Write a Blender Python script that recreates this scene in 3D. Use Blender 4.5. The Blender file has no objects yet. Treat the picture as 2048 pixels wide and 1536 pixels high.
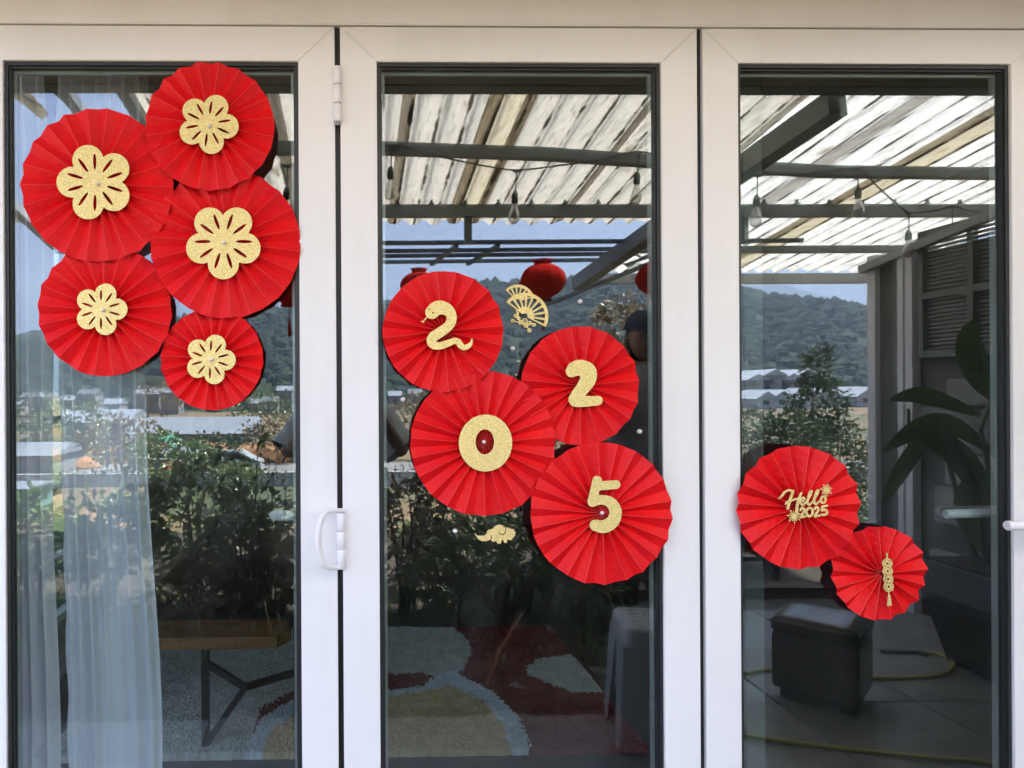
import bpy, bmesh, math, random
import numpy as np
from mathutils import Vector, Matrix, Euler
random.seed(7); RNG = np.random.RandomState(7)
C = bpy.context.scene.collection
SC = bpy.context.scene
rad = math.radians

# ------------------------------------------------------------------ camera
F = 1350.0; PPX, PPY = 739.0, 780.0; CAM = Vector((0.0, -1.5, 1.35))
YAW, ROLL = rad(-1.15), rad(-0.33)
CR = Matrix.Rotation(YAW, 3, 'Z') @ Matrix.Rotation(rad(90), 3, 'X') @ Matrix.Rotation(ROLL, 3, 'Z')
cd = bpy.data.cameras.new('camera'); cam = bpy.data.objects.new('camera', cd); C.objects.link(cam)
cam.matrix_world = Matrix.Translation(CAM) @ CR.to_4x4()
cd.sensor_width = 36; cd.lens = F / 2048 * 36
cd.shift_x = (1024 - PPX) / 2048; cd.shift_y = (PPY - 768) / 2048
cd.clip_start = 0.01; cd.clip_end = 9000
SC.camera = cam
# ------------------------------------------------------------------ light
SUN_EL, SUN_AZ = rad(60), rad(112)          # azimuth clockwise from +Y
w = bpy.data.worlds.new('World'); SC.world = w; w.use_nodes = True
nt = w.node_tree; bg = nt.nodes['Background']
sky = nt.nodes.new('ShaderNodeTexSky'); sky.sky_type = 'NISHITA'; sky.sun_disc = False
sky.sun_elevation = SUN_EL; sky.sun_rotation = SUN_AZ; sky.air_density = 1.2; sky.dust_density = 4; sky.ozone_density = 2.0
tintn = nt.nodes.new('ShaderNodeMix'); tintn.data_type = 'RGBA'; tintn.blend_type = 'MULTIPLY'; tintn.inputs[0].default_value = 1
tintn.inputs[7].default_value = (0.225, 0.24, 0.335, 1)
nt.links.new(sky.outputs[0], tintn.inputs[6]); nt.links.new(tintn.outputs[2], bg.inputs[0])
bg.inputs[1].default_value = 0.13
sl = bpy.data.lights.new('sun', 'SUN'); sl.energy = 4.6; sl.angle = rad(3); sl.color = (1, 0.965, 0.90)
so = bpy.data.objects.new('sun', sl); C.objects.link(so)
sdir = Vector((math.sin(SUN_AZ) * math.cos(SUN_EL), math.cos(SUN_AZ) * math.cos(SUN_EL), math.sin(SUN_EL)))
so.rotation_euler = sdir.to_track_quat('Z', 'Y').to_euler(); so.location = (0, -5, 12)
SC.view_settings.view_transform = 'Standard'; SC.view_settings.look = 'None'
SC.view_settings.gamma = 1; SC.view_settings.use_curve_mapping = False
SC.view_settings.exposure = 3.95
SC.render.engine = 'CYCLES'
cy = SC.cycles; cy.use_denoising = True; cy.max_bounces = 9; cy.diffuse_bounces = 4; cy.glossy_bounces = 4
cy.transmission_bounces = 6; cy.transparent_max_bounces = 12; cy.sample_clamp_indirect = 6; cy.caustics_reflective = False

# ------------------------------------------------------------------ helpers
GL = 0.020                                   # y of the glass face, the mirror plane
def ray(px, py): return CR @ Vector(((px - PPX) / F, -(py - PPY) / F, -1))
def V(px, py, y=0.0):
    r = ray(px, py); return CAM + r * ((y - CAM.y) / r.y)
def GR(px, py, z=0.0):                       # point on a level plane seen through the glass
    r = ray(px, py); return CAM + r * ((z - CAM.z) / r.z)
def mir(p): return Vector((p[0], 2 * GL - p[1], p[2]))
def ry(D): return 2 * GL + 1.5 - D           # outdoor y for an optical distance D
def RP(px, py, D): return mir(V(px, py, D - 1.5))
def RG(px, py, z=0.0): return mir(GR(px, py, z))

def tag(o, label=None, cat=None, group=None, kind=None):
    if label: o['label'] = label
    if cat: o['category'] = cat
    if group: o['group'] = group
    if kind: o['kind'] = kind
    return o
def link(name, me, mat=None, parent=None, loc=None):
    o = bpy.data.objects.new(name, me); C.objects.link(o)
    if mat is not None and me is not None:
        for m in (mat if isinstance(mat, (list, tuple)) else [mat]): me.materials.append(m)
    if parent is not None: o.parent = parent
    if loc is not None: o.location = loc
    return o
def empty(name, loc=(0, 0, 0), rz=0): 
    o = bpy.data.objects.new(name, None); C.objects.link(o); o.location = loc; o.rotation_euler = (0, 0, rz)
    o.empty_display_size = .1; return o
def mesh(verts, faces, smooth=False, mi=None):
    me = bpy.data.meshes.new('m'); me.from_pydata([tuple(v) for v in verts], [], [tuple(f) for f in faces])
    if smooth: me.polygons.foreach_set('use_smooth', [True] * len(me.polygons))
    if mi is not None: me.polygons.foreach_set('material_index', mi)
    me.update(); return me
class MB:
    def __init__(s): s.v = []; s.f = []; s.sm = []
    def add(s, vs, fs, smooth=False):
        n = len(s.v); s.v += [tuple(v) for v in vs]; s.f += [tuple(i + n for i in f) for f in fs]; s.sm += [smooth] * len(fs); return s
    def box(s, lo, hi, M=None):
        x0, y0, z0 = lo; x1, y1, z1 = hi
        vs = [Vector(p) for p in ((x0,y0,z0),(x1,y0,z0),(x1,y1,z0),(x0,y1,z0),(x0,y0,z1),(x1,y0,z1),(x1,y1,z1),(x0,y1,z1))]
        if M: vs = [M @ v for v in vs]
        return s.add(vs, [(0,3,2,1),(4,5,6,7),(0,1,5,4),(1,2,6,5),(2,3,7,6),(3,0,4,7)])
    def bar(s, a, b, w, h):                  # rectangular bar a->b, h vertical-ish
        a = Vector(a); b = Vector(b); d = b - a; L = d.length; d.normalize()
        up = Vector((0, 0, 1)) if abs(d.z) < .95 else Vector((0, 1, 0))
        x = d.cross(up).normalized(); z = x.cross(d)
        M = Matrix.Translation(a) @ Matrix((x, d, z)).transposed().to_4x4()
        return s.box((-w/2, 0, -h/2), (w/2, L, h/2), M)
    def tube(s, pts, r, n=10, caps=True, flat=1.0, upv=None):
        pts = [Vector(p) for p in pts]; rs = r if isinstance(r, (list, tuple)) else [r] * len(pts)
        prev = None; rings = []
        for i, p in enumerate(pts):
            t = (pts[min(i+1, len(pts)-1)] - pts[max(i-1, 0)]).normalized()
            if prev is None:
                u = upv or (Vector((0, 0, 1)) if abs(t.z) < .9 else Vector((1, 0, 0)))
                x = t.cross(u).normalized()
            else: x = (prev - t * prev.dot(t)).normalized()
            prev = x; y = t.cross(x)
            rings.append([p + (x * math.cos(2*math.pi*k/n) + y * math.sin(2*math.pi*k/n) * flat) * rs[i] for k in range(n)])
        vs = [v for rr in rings for v in rr]; fs = []
        for i in range(len(pts) - 1):
            for k in range(n):
                a = i*n + k; b = i*n + (k+1) % n; fs.append((a, b, b+n, a+n))
        s.add(vs, fs, True)
        if caps:
            m = len(s.v) - len(vs)
            s.f.append(tuple(m + k for k in range(n))[::-1]); s.sm.append(False)
            s.f.append(tuple(m + (len(pts)-1)*n + k for k in range(n))); s.sm.append(False)
        return s
    def lathe(s, prof, n=20, c=(0, 0, 0), axis='Z'):
        vs = []; fs = []
        for r, z in prof:
            for k in range(n):
                a = 2*math.pi*k/n; p = (r*math.cos(a), r*math.sin(a), z)
                if axis == 'Y': p = (p[0], z, p[1])
                vs.append((c[0]+p[0], c[1]+p[1], c[2]+p[2]))
        for i in range(len(prof)-1):
            for k in range(n):
                a = i*n+k; b = i*n+(k+1) % n; fs.append((a, b, b+n, a+n))
        return s.add(vs, fs, True)
    def me(s):
        m = mesh(s.v, s.f); m.polygons.foreach_set('use_smooth', s.sm); return m
    def build(s, name, mat, parent=None, loc=None, bevel=0):
        m = s.me()
        if bevel:
            bm = bmesh.new(); bm.from_mesh(m); bmesh.ops.bevel(bm, geom=[e for e in bm.edges if len(e.link_faces) == 2 and e.calc_face_angle(0) > .5], offset=bevel, segments=2, affect='EDGES', clamp_overlap=True)
            bm.to_mesh(m); bm.free()
        return link(name, m, mat, parent, loc)
def ico(sub=1):
    bm = bmesh.new(); bmesh.ops.create_icosphere(bm, subdivisions=sub, radius=1)
    v = np.array([x.co[:] for x in bm.verts]); f = np.array([[q.index for q in p.verts] for p in bm.faces]); bm.free(); return v, f
def np_mesh(v, f, smooth=True, mats=None):
    me = bpy.data.meshes.new('m'); k = f.shape[1]
    me.vertices.add(len(v)); me.vertices.foreach_set('co', v.astype(np.float32).ravel())
    me.loops.add(f.size); me.loops.foreach_set('vertex_index', f.astype(np.int32).ravel())
    me.polygons.add(len(f)); me.polygons.foreach_set('loop_start', np.arange(0, f.size, k, dtype=np.int32))
    me.polygons.foreach_set('use_smooth', np.full(len(f), smooth))
    if mats is not None: me.polygons.foreach_set('material_index', mats.astype(np.int32))
    me.update(calc_edges=True); me.validate(); return me

# ------------------------------------------------------------------ materials
class N:
    def __init__(s, name):
        s.m = bpy.data.materials.new(name); s.m.use_nodes = True; s.t = s.m.node_tree; s.n = s.t.nodes; s.l = s.t.links
        s.b = s.n['Principled BSDF']; s.out = s.n['Material Output']
        s.tc = s.n.new('ShaderNodeTexCoord')
    def node(s, k, **kw):
        n = s.n.new('ShaderNode' + k)
        for a, b in kw.items(): setattr(n, a, b)
        return n
    def coord(s, scale=(1, 1, 1), src='Object'):
        m = s.node('Mapping'); m.inputs['Scale'].default_value = scale; s.l.new(s.tc.outputs[src], m.inputs[0]); return m.outputs[0]
    def noise(s, scale, detail=4, vec=None, rough=.55):
        n = s.node('TexNoise'); n.inputs['Scale'].default_value = scale; n.inputs['Detail'].default_value = detail; n.inputs['Roughness'].default_value = rough
        s.l.new(vec if vec else s.coord(), n.inputs['Vector']); return n.outputs['Fac']
    def voro(s, scale, vec=None, out='Distance'):
        n = s.node('TexVoronoi'); n.inputs['Scale'].default_value = scale; s.l.new(vec if vec else s.coord(), n.inputs['Vector']); return n.outputs[out]
    def ramp(s, fac, stops):
        r = s.node('ValToRGB'); e = r.color_ramp.elements
        while len(e) < len(stops): e.new(.5)
        for x, (p, c) in zip(e, stops): x.position = p; x.color = (*c, 1) if len(c) == 3 else c
        s.l.new(fac, r.inputs[0]); return r.outputs[0]
    def mix(s, fac, a, b, mode='MIX'):
        m = s.node('Mix', data_type='RGBA', blend_type=mode)
        for sock, v in ((m.inputs[0], fac), (m.inputs[6], a), (m.inputs[7], b)):
            if hasattr(v, 'links'): s.l.new(v, sock)
            elif isinstance(v, (int, float)): sock.default_value = v
            else: sock.default_value = (*v, 1)
        return m.outputs[2]
    def bump(s, h, strength=.3, dist=.01, sock=None):
        b = s.node('Bump'); b.inputs['Strength'].default_value = strength; b.inputs['Distance'].default_value = dist
        s.l.new(h, b.inputs['Height']); s.l.new(b.outputs[0], sock or s.b.inputs['Normal']); return b.outputs[0]
    def set(s, col=None, rough=None, metal=None, spec=None):
        if col is not None:
            if hasattr(col, 'links'): s.l.new(col, s.b.inputs['Base Color'])
            else: s.b.inputs['Base Color'].default_value = (*col, 1)
        if rough is not None:
            if hasattr(rough, 'links'): s.l.new(rough, s.b.inputs['Roughness'])
            else: s.b.inputs['Roughness'].default_value = rough
        if metal is not None: s.b.inputs['Metallic'].default_value = metal
        if spec is not None: s.b.inputs['Specular IOR Level'].default_value = spec
        return s
def simple(name, col, rough=.5, metal=0, var=.12, scale=6, bump=0, bscale=60, spec=.5):
    n = N(name); a = tuple(c * (1 - var) for c in col); b = tuple(min(1, c * (1 + var)) for c in col)
    n.set(n.ramp(n.noise(scale), [(.3, a), (.7, b)]), rough, metal, spec)
    if bump: n.bump(n.noise(bscale), bump, .004)
    return n.m

def m_white():
    n = N('white_powder_coat')
    dirt = n.ramp(n.noise(5, 6, n.coord((1, 1, .25))), [(.30, (.76, .755, .74)), (.50, (.83, .83, .825)), (.65, (.845, .845, .84)), (.8, (.77, .755, .72))])
    speck = n.ramp(n.voro(38, None), [(0, (.30, .25, .2)), (.035, (1, 1, 1))])
    patch = n.ramp(n.noise(9, 2), [(.62, (0, 0, 0)), (.72, (1, 1, 1))])
    col = n.mix(patch, dirt, speck, 'MULTIPLY')
    n.set(col, n.ramp(n.noise(12), [(.3, (.30,)*3), (.7, (.42,)*3)]), 0, .45)
    n.bump(n.noise(350, 2), .06, .001); return n.m
WHITE = m_white()
WHITE_PLASTIC = simple('white_moulded_plastic', (.82, .82, .84), .32, var=.02)
RUBBER = simple('black_rubber_gasket', (.018, .02, .02), .45)
SPACER = simple('grey_aluminium_spacer', (.42, .44, .43), .4, .4)
STEEL = simple('grey_painted_steel', (.16, .175, .16), .5, .1, var=.2, scale=9)
STEEL_D = simple('dark_painted_steel', (.05, .06, .055), .5, .1, var=.2)
STEEL_L = simple('light_painted_steel', (.36, .37, .36), .5, .1, var=.15)
BLACK = simple('matt_black_metal', (.012, .013, .013), .45)
CORD = simple('black_cable_rubber', (.015, .014, .014), .55)

def m_glass():
    n = N('tinted_window_glass'); n.n.remove(n.b)
    tr = n.node('BsdfTransparent'); tr.inputs[0].default_value = (.70, .78, .76, 1)
    gl = n.node('BsdfGlossy'); gl.inputs['Roughness'].default_value = 0; gl.inputs[0].default_value = (.93, .97, 1, 1)
    ge = n.node('NewGeometry'); dp = n.node('VectorMath', operation='DOT_PRODUCT'); n.l.new(ge.outputs['Normal'], dp.inputs[0]); n.l.new(ge.outputs['Incoming'], dp.inputs[1])
    ab = n.node('Math', operation='ABSOLUTE'); n.l.new(dp.outputs['Value'], ab.inputs[0])
    om = n.node('Math', operation='SUBTRACT'); om.inputs[0].default_value = 1; n.l.new(ab.outputs[0], om.inputs[1])
    pw = n.node('Math', operation='POWER'); pw.inputs[1].default_value = 5; n.l.new(om.outputs[0], pw.inputs[0])
    ad = n.node('Math', operation='MULTIPLY_ADD'); ad.inputs[1].default_value = 1 - REFL; ad.inputs[2].default_value = REFL; n.l.new(pw.outputs[0], ad.inputs[0])
    b = n.node('Bump'); b.inputs['Strength'].default_value = .015; b.inputs['Distance'].default_value = .02
    n.l.new(n.noise(1.6, 1), b.inputs['Height']); n.l.new(b.outputs[0], gl.inputs['Normal'])
    mx = n.node('MixShader'); n.l.new(ad.outputs[0], mx.inputs[0]); n.l.new(tr.outputs[0], mx.inputs[1]); n.l.new(gl.outputs[0], mx.inputs[2])
    # thin dust film
    df = n.node('BsdfDiffuse'); df.inputs[0].default_value = (.6, .6, .58, 1)
    sm = n.ramp(n.noise(7, 8, n.coord((1, 1, .35))), [(.42, (0, 0, 0)), (.62, (.012,)*3), (.8, (.06, .06, .06))])
    mx2 = n.node('MixShader'); n.l.new(sm, mx2.inputs[0]); n.l.new(mx.outputs[0], mx2.inputs[1]); n.l.new(df.outputs[0], mx2.inputs[2])
    n.l.new(mx2.outputs[0], n.out.inputs[0]); return n.m
REFL = 0.125
GLASS = m_glass()
def m_inner():
    n = N('inner_face_of_glass'); n.n.remove(n.b); tr = n.node('BsdfTransparent'); tr.inputs[0].default_value = (.97, .98, .975, 1)
    gl = n.node('BsdfGlossy'); gl.inputs['Roughness'].default_value = 0; mx = n.node('MixShader'); mx.inputs[0].default_value = .022
    n.l.new(tr.outputs[0], mx.inputs[1]); n.l.new(gl.outputs[0], mx.inputs[2]); n.l.new(mx.outputs[0], n.out.inputs[0]); return n.m
GLASS_IN = m_inner()
def m_clear(name='clear_glass', refl=.02):
    n = N(name); n.n.remove(n.b)
    tr = n.node('BsdfTransparent'); tr.inputs[0].default_value = (.92, .94, .93, 1)
    gl = n.node('BsdfGlossy'); gl.inputs['Roughness'].default_value = 0.02
    lw = n.node('LayerWeight'); lw.inputs[0].default_value = .35
    mx = n.node('MixShader'); n.l.new(lw.outputs['Facing'], mx.inputs[0]); n.l.new(tr.outputs[0], mx.inputs[1]); n.l.new(gl.outputs[0], mx.inputs[2])
    n.l.new(mx.outputs[0], n.out.inputs[0]); return n.m
CLEAR = m_clear()

def m_red():
    n = N('red_pleated_paper')
    c = n.ramp(n.noise(14, 5), [(.3, (.72, .005, .016)), (.7, (.86, .008, .008))])
    fib = n.ramp(n.noise(260, 3), [(.35, (.86,)*3), (.65, (1, 1, 1))])
    n.set(n.mix(.8, c, fib, 'MULTIPLY'), .55, 0, .25); n.bump(n.noise(500, 3), .18, .0006)
    # thin paper lets a little light through
    tl = n.node('BsdfTranslucent'); tl.inputs[0].default_value = (.8, .01, .01, 1)
    mx = n.node('MixShader'); mx.inputs[0].default_value = .05
    n.l.new(n.b.outputs[0], mx.inputs[1]); n.l.new(tl.outputs[0], mx.inputs[2]); n.l.new(mx.outputs[0], n.out.inputs[0]); return n.m
RED = m_red()
def m_gold():
    n = N('gold_glitter_card')
    v = n.node('TexVoronoi'); v.inputs['Scale'].default_value = 900; n.l.new(n.coord(), v.inputs['Vector'])
    col = n.ramp(v.outputs['Color'], [(.1, (.58, .42, .10)), (.5, (.86, .68, .26)), (.9, (1, .90, .50))])
    big = n.ramp(n.voro(330), [(0, (1.5, 1.5, 1.4)), (.16, (1, 1, 1)), (1, (.98, .97, .95))]); n.set(n.mix(1, col, big, 'MULTIPLY'), n.ramp(n.noise(500, 2), [(.4, (.34,)*3), (.6, (.5,)*3)]), .5, .5); n.bump(v.outputs['Distance'], .45, .0015); return n.m  # larger glints are painted into the colour as bright cells
GOLD = m_gold()
PEARL = simple('pearl_white', (.80, .76, .77), .18, .15, var=.03)

# ------------------------------------------------------------------ flat cut-outs by contouring a field
def grid(x0, x1, y0, y1, h):
    xs = np.arange(x0, x1 + h, h); ys = np.arange(y0, y1 + h, h); return np.meshgrid(xs, ys)
def f_stroke(X, Y, pts):                      # pts (x, y, r): capsules of changing width, >0 inside
    out = np.full(X.shape, -1e9)
    if len(pts) == 1: return pts[0][2] - np.hypot(X - pts[0][0], Y - pts[0][1])
    for (x0, y0, r0), (x1, y1, r1) in zip(pts, pts[1:]):
        dx, dy = x1 - x0, y1 - y0; L = dx*dx + dy*dy or 1e-9
        t = np.clip(((X - x0) * dx + (Y - y0) * dy) / L, 0, 1)
        out = np.maximum(out, r0 + (r1 - r0) * t - np.hypot(X - x0 - t*dx, Y - y0 - t*dy))
    return out
def smooth_pts(pts, k=5):                     # Catmull-Rom
    P = [np.array(p, float) for p in pts]; P = [2*P[0]-P[1]] + P + [2*P[-1]-P[-2]]; out = []
    for i in range(1, len(P) - 2):
        for j in range(k):
            t = j / k; a, b, c, d = P[i-1:i+3]
            out.append(tuple(.5 * ((2*b) + (c-a)*t + (2*a-5*b+4*c-d)*t*t + (-a+3*b-3*c+d)*t**3)))
    out.append(tuple(P[-2])); return out
def f_poly(X, Y, pts):
    d = np.full(X.shape, 1e9); ins = np.zeros(X.shape, bool); n = len(pts)
    for i in range(n):
        x0, y0 = pts[i]; x1, y1 = pts[(i+1) % n]; dx, dy = x1-x0, y1-y0
        t = np.clip(((X-x0)*dx + (Y-y0)*dy) / (dx*dx+dy*dy+1e-9), 0, 1)
        d = np.minimum(d, np.hypot(X-x0-t*dx, Y-y0-t*dy))
        ins ^= ((y0 > Y) != (y1 > Y)) & (X < dx * (Y-y0) / (dy if dy else 1e-9) + x0)
    return np.where(ins, d, -d)
def contours(X, Y, Fd):
    Fd = Fd.copy(); Fd[0, :] = Fd[-1, :] = -1; Fd[:, 0] = Fd[:, -1] = -1; Fd[Fd == 0] = 1e-6
    ny, nx = Fd.shape; nxt = {}
    S = Fd > 0; case = (S[:-1, :-1]*1 + S[:-1, 1:]*2 + S[1:, 1:]*4 + S[1:, :-1]*8)
    # edges: B (h,i,j) T (h,i+1,j) L (v,i,j) R (v,i,j+1); inside kept on the left
    T = {1: [('L','B')], 2: [('B','R')], 3: [('L','R')], 4: [('R','T')], 5: [('L','B'), ('R','T')], 6: [('B','T')], 7: [('L','T')],
         8: [('T','L')], 9: [('T','B')], 10: [('B','R'), ('T','L')], 11: [('T','R')], 12: [('R','L')], 13: [('R','B')], 14: [('B','L')]}
    for i, j in zip(*np.nonzero((case > 0) & (case < 15))):
        e = {'B': ('h', i, j), 'T': ('h', i+1, j), 'L': ('v', i, j), 'R': ('v', i, j+1)}
        for a, b in T[int(case[i, j])]: nxt[e[a]] = e[b]
    def pt(k):
        o, i, j = k
        i2, j2 = (i, j+1) if o == 'h' else (i+1, j)
        a, b = Fd[i, j], Fd[i2, j2]; t = a / (a - b)
        return (X[i, j] + (X[i2, j2]-X[i, j])*t, Y[i, j] + (Y[i2, j2]-Y[i, j])*t)
    loops = []
    while nxt:
        k = next(iter(nxt)); lp = []; s0 = k
        while k in nxt:
            lp.append(pt(k)); k = nxt.pop(k)
        if len(lp) > 5: loops.append(lp)
    return loops
DG = None
def cut_mesh(loops, scale, thick, cx, cy):     # image-like coordinates (y down) -> mesh in the XZ plane facing -Y
    cu = bpy.data.curves.new('c', 'CURVE'); cu.dimensions = '2D'; cu.fill_mode = 'BOTH'; cu.extrude = thick / 2
    for lp in loops:
        sp = cu.splines.new('POLY'); sp.points.add(len(lp) - 1)
        for p, (x, y) in zip(sp.points, lp): p.co = ((x - cx) * scale, -(y - cy) * scale, 0, 1)
        sp.use_cyclic_u = True
    o = bpy.data.objects.new('tmp', cu); C.objects.link(o)
    dg = bpy.context.evaluated_depsgraph_get(); dg.update()
    me = bpy.data.meshes.new_from_object(o.evaluated_get(dg)); bpy.data.objects.remove(o); bpy.data.curves.remove(cu)
    me.transform(Matrix.Rotation(rad(90), 4, 'X')); me.materials.clear(); me.update(); return me

# ================================================================== the glazed doors
def slab(name, poly, y0, y1, mat, parent):    # polygon in XZ pushed from y0 back to y1
    n = len(poly); vs = [(x, y0, z) for x, z in poly] + [(x, y1, z) for x, z in poly]
    fs = [tuple(range(n)), tuple(range(2*n-1, n-1, -1))] + [(i, i+n, (i+1) % n + n, (i+1) % n) for i in range(n)]
    bm = bmesh.new(); me = mesh(vs, fs); bm.from_mesh(me); bmesh.ops.recalc_face_normals(bm, faces=bm.faces)
    bmesh.ops.bevel(bm, geom=[e for e in bm.edges if all(abs(v.co.y - y0) < 1e-6 for v in e.verts)], offset=.0012, segments=2, affect='EDGES')
    bm.to_mesh(me); bm.free(); return link(name, me, mat, parent)
YM = 780
TOPZ = V(1024, 55).z; GT = V(1024, 124).z; BOTZ = 0.03; GB = 0.12
leaf_x = [(V(-72, YM).x, V(9, YM).x, V(600, YM).x, V(673, YM).x), (V(684, YM).x, V(757, YM).x, V(1326, YM).x, V(1398, YM).x), (V(1409, YM).x, V(1480, YM).x, V(2026, YM).x, V(2098, YM).x)]
labels = ['white framed glass door leaf with five gold-flowered red paper fans', 'white framed middle glass door leaf carrying the fans with gold digits', 'white framed glass door leaf beside the house corner with two paper fans']
leaves = []
g = .0003
for (x0, a, b, x1), lb in zip(leaf_x, labels):
    t = tag(empty('glass_door', ((x0 + x1) / 2, 0, 0)), lb, 'door', 'folding glass door leaves'); leaves.append(t)
    cx = (x0 + x1) / 2
    S = lambda nm, poly, y0=0, y1=.055, m=WHITE: slab(nm, [(x - cx, z) for x, z in poly], y0, y1, m, t)
    S('stile', [(x0, BOTZ), (a, GB), (a, GT), (x0, TOPZ)]); S('stile', [(b, GB), (x1, BOTZ), (x1, TOPZ), (b, GT)])
    S('top_rail', [(a+g, GT+g), (b-g, GT+g), (x1-g*2, TOPZ), (x0+g*2, TOPZ)]); S('bottom_rail', [(x0+g*2, BOTZ), (x1-g*2, BOTZ), (b-g, GB-g), (a+g, GB-g)])
    # rubber gasket: a step between the frame and the pane
    mb = MB(); q = .0075
    for lo, hi in (((a, .007, GB), (a+q, .034, GT)), ((b-q, .007, GB), (b, .034, GT)), ((a+q, .0072, GT-q), (b-q, .034, GT)), ((a+q, .0072, GB), (b-q, .034, GB+q))):
        mb.box((lo[0]-cx, lo[1], lo[2]), (hi[0]-cx, hi[1], hi[2]))
    q2 = .004
    for lo, hi in (((a+q, .0125, GB+q), (a+q+q2, .034, GT-q)), ((b-q-q2, .0125, GB+q), (b-q, .034, GT-q)), ((a+q+q2, .0126, GT-q-q2), (b-q-q2, .034, GT-q)), ((a+q+q2, .0126, GB+q), (b-q-q2, .034, GB+q+q2))):
        mb.box((lo[0]-cx, lo[1], lo[2]), (hi[0]-cx, hi[1], hi[2]))
    mb.build('gasket', RUBBER, t)
    # spacer bar between the two sheets
    mb = MB(); s0, s1 = q + q2, q + q2 + .007
    for lo, hi in (((a+s0, .0262, GB+s0), (a+s1, .036, GT-s0)), ((b-s1, .0262, GB+s0), (b-s0, .036, GT-s0)), ((a+s1, .0262, GT-s1), (b-s1, .036, GT-s0)), ((a+s1, .0262, GB+s0), (b-s1, .036, GB+s1))):
        mb.box((lo[0]-cx, lo[1], lo[2]), (hi[0]-cx, hi[1], hi[2]))
    mb.build('spacer', SPACER, t)
    MB().box((a+q+q2-cx, .0375, GB+q), (b-q-q2-cx, .0415, GT-q)).build('inner_glass_pane', GLASS_IN, t)
    pane = MB().box((a+q+.001-cx, GL, GB+q), (b-q-.001-cx, GL+.005, GT-q)); po = pane.build('glass_pane', [GLASS, GLASS_IN], t); po.data.polygons.foreach_set('material_index', [0 if p.normal.y < -.5 else 1 for p in po.data.polygons])
# header above the leaves and the dark slots between them
hz = TOPZ + .003
o = MB().box((-2.2, -.004, hz), (3.4, .12, 2.60)).build('door_header', WHITE, bevel=.002); tag(o, 'beige-lit white aluminium header running above the glass doors', 'door frame')
for i, (xa, xb, lb) in enumerate(((leaf_x[0][3], leaf_x[1][0], 'black rubber seal in the slot under the white pull handle'), (leaf_x[1][3], leaf_x[2][0], 'black rubber seal in the slot left of the hello fan'))):
    mb = MB(); mb.box((xa, .012, 0.03), (xb, .05, hz)); xm = (xa + xb) / 2
    mb.box((xm - .0006, .0075, 0.03), (xm + .0006, .0118, hz)); mb.box((xa+.0003, .006, .03), (xa + .002, .0118, hz))
    o = mb.build('door_seal', RUBBER); tag(o, lb, 'door seal', 'seals between the door leaves')
o = MB().box((-2.2, -.01, -.06), (3.4, .12, .026)).build('threshold', SPACER); tag(o, 'grey aluminium threshold under the white glass doors', 'threshold')

o = MB().box((-2.2, -.50, 2.275), (3.4, -.006, 2.60)).build('header_shade_box', simple('taupe_shade_box', (.34, .28, .20), .8)); tag(o, 'taupe box added just above the door header to shade it', 'added shade box')  # box added to shade the header and the upper door frame
# upper hinge
t = tag(empty('hinge', V(675, 192)), 'white three-knuckle hinge at the top of the left door slot', 'hinge')
hh = (V(675, 137).z - V(675, 248).z) / 3
for k in range(3):
    z1 = hh * (1.5 - k) - .0012; z0 = z1 - hh + .0024
    MB().lathe([(0, z0), (.0086, z0), (.0096, z0 + .0012), (.0096, z1 - .0012), (.0086, z1), (0, z1)], 20, (0, -.008, 0)).build('knuckle', WHITE_PLASTIC, t)
MB().lathe([(0, -.002), (.0055, -.002), (.0055, .002), (0, .002)], 12, (0, -.008, -1.5*hh - .003)).build('pin', SPACER, t)
# D-shaped pull with the hinge barrels
c = V(681, 1078); t = tag(empty('pull_handle', c), 'white D-shaped pull handle with hinge barrels beside the left slot', 'door handle')
hh = (V(681, 1024).z - V(681, 1132).z) / 3
for k in range(3):
    z1 = hh * (1.5 - k) - .0007; z0 = z1 - hh + .0014
    MB().lathe([(0, z0), (.0093, z0), (.0100, z0 + .001), (.0100, z1 - .001), (.0093, z1), (0, z1)], 22, (0.0015, -.010, 0)).build('barrel', WHITE_PLASTIC, t)
P = lambda px, py, y: tuple(V(px, py, y) - c)
path = smooth_pts([(*P(690, 1021, -.012), .0), (*P(672, 1021, -.022), 0), (*P(655, 1023, -.034), 0), (*P(645, 1034, -.040), 0), (*P(638, 1058, -.043), 0), (*P(636, 1080, -.044), 0), (*P(638, 1102, -.043), 0), (*P(645, 1124, -.040), 0), (*P(655, 1133, -.034), 0), (*P(672, 1135, -.022), 0), (*P(690, 1135, -.012), 0)], 5)
n = len(path); rs = [.0046 + .0034 * math.sin(math.pi * i / (n - 1)) ** 2 for i in range(n)]
MB().tube([p[:3] for p in path], rs, 14, flat=.62, upv=Vector((0, 1, 0))).build('grip', WHITE_PLASTIC, t)
# lever outside the last leaf, tip in view
c = V(2062, 1050, -.062); t = tag(empty('lever_handle', (c.x, 0, c.z)), 'white round-bar lever handle cut off at the edge of the last door', 'door handle')
MB().tube([(-.058, -.066, 0), (-.056, -.066, 0), (0, -.066, .001), (.09, -.066, .002)], [.0088, .0105, .0108, .0108], 20).build('lever', WHITE_PLASTIC, t)
MB().tube([(.085, -.072, .002), (.085, -.03, .002), (.085, -.003, .002)], [.0105, .011, .0115], 18).build('neck', WHITE_PLASTIC, t)
MB().box((.065, -.012, -.11), (.105, -.0005, .05)).build('backplate', WHITE_PLASTIC, t, bevel=.003)
c = V(1890, 1028, .085); t = tag(empty('inner_lever_handle', c), 'white round lever seen through the right pane, behind the glass', 'door handle')
MB().tube([(0, 0, 0), (.002, 0, 0), (.06, 0, .001), (.12, 0, .002)], [.0088, .0108, .0110, .0110], 20).build('lever', WHITE_PLASTIC, t)
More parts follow.
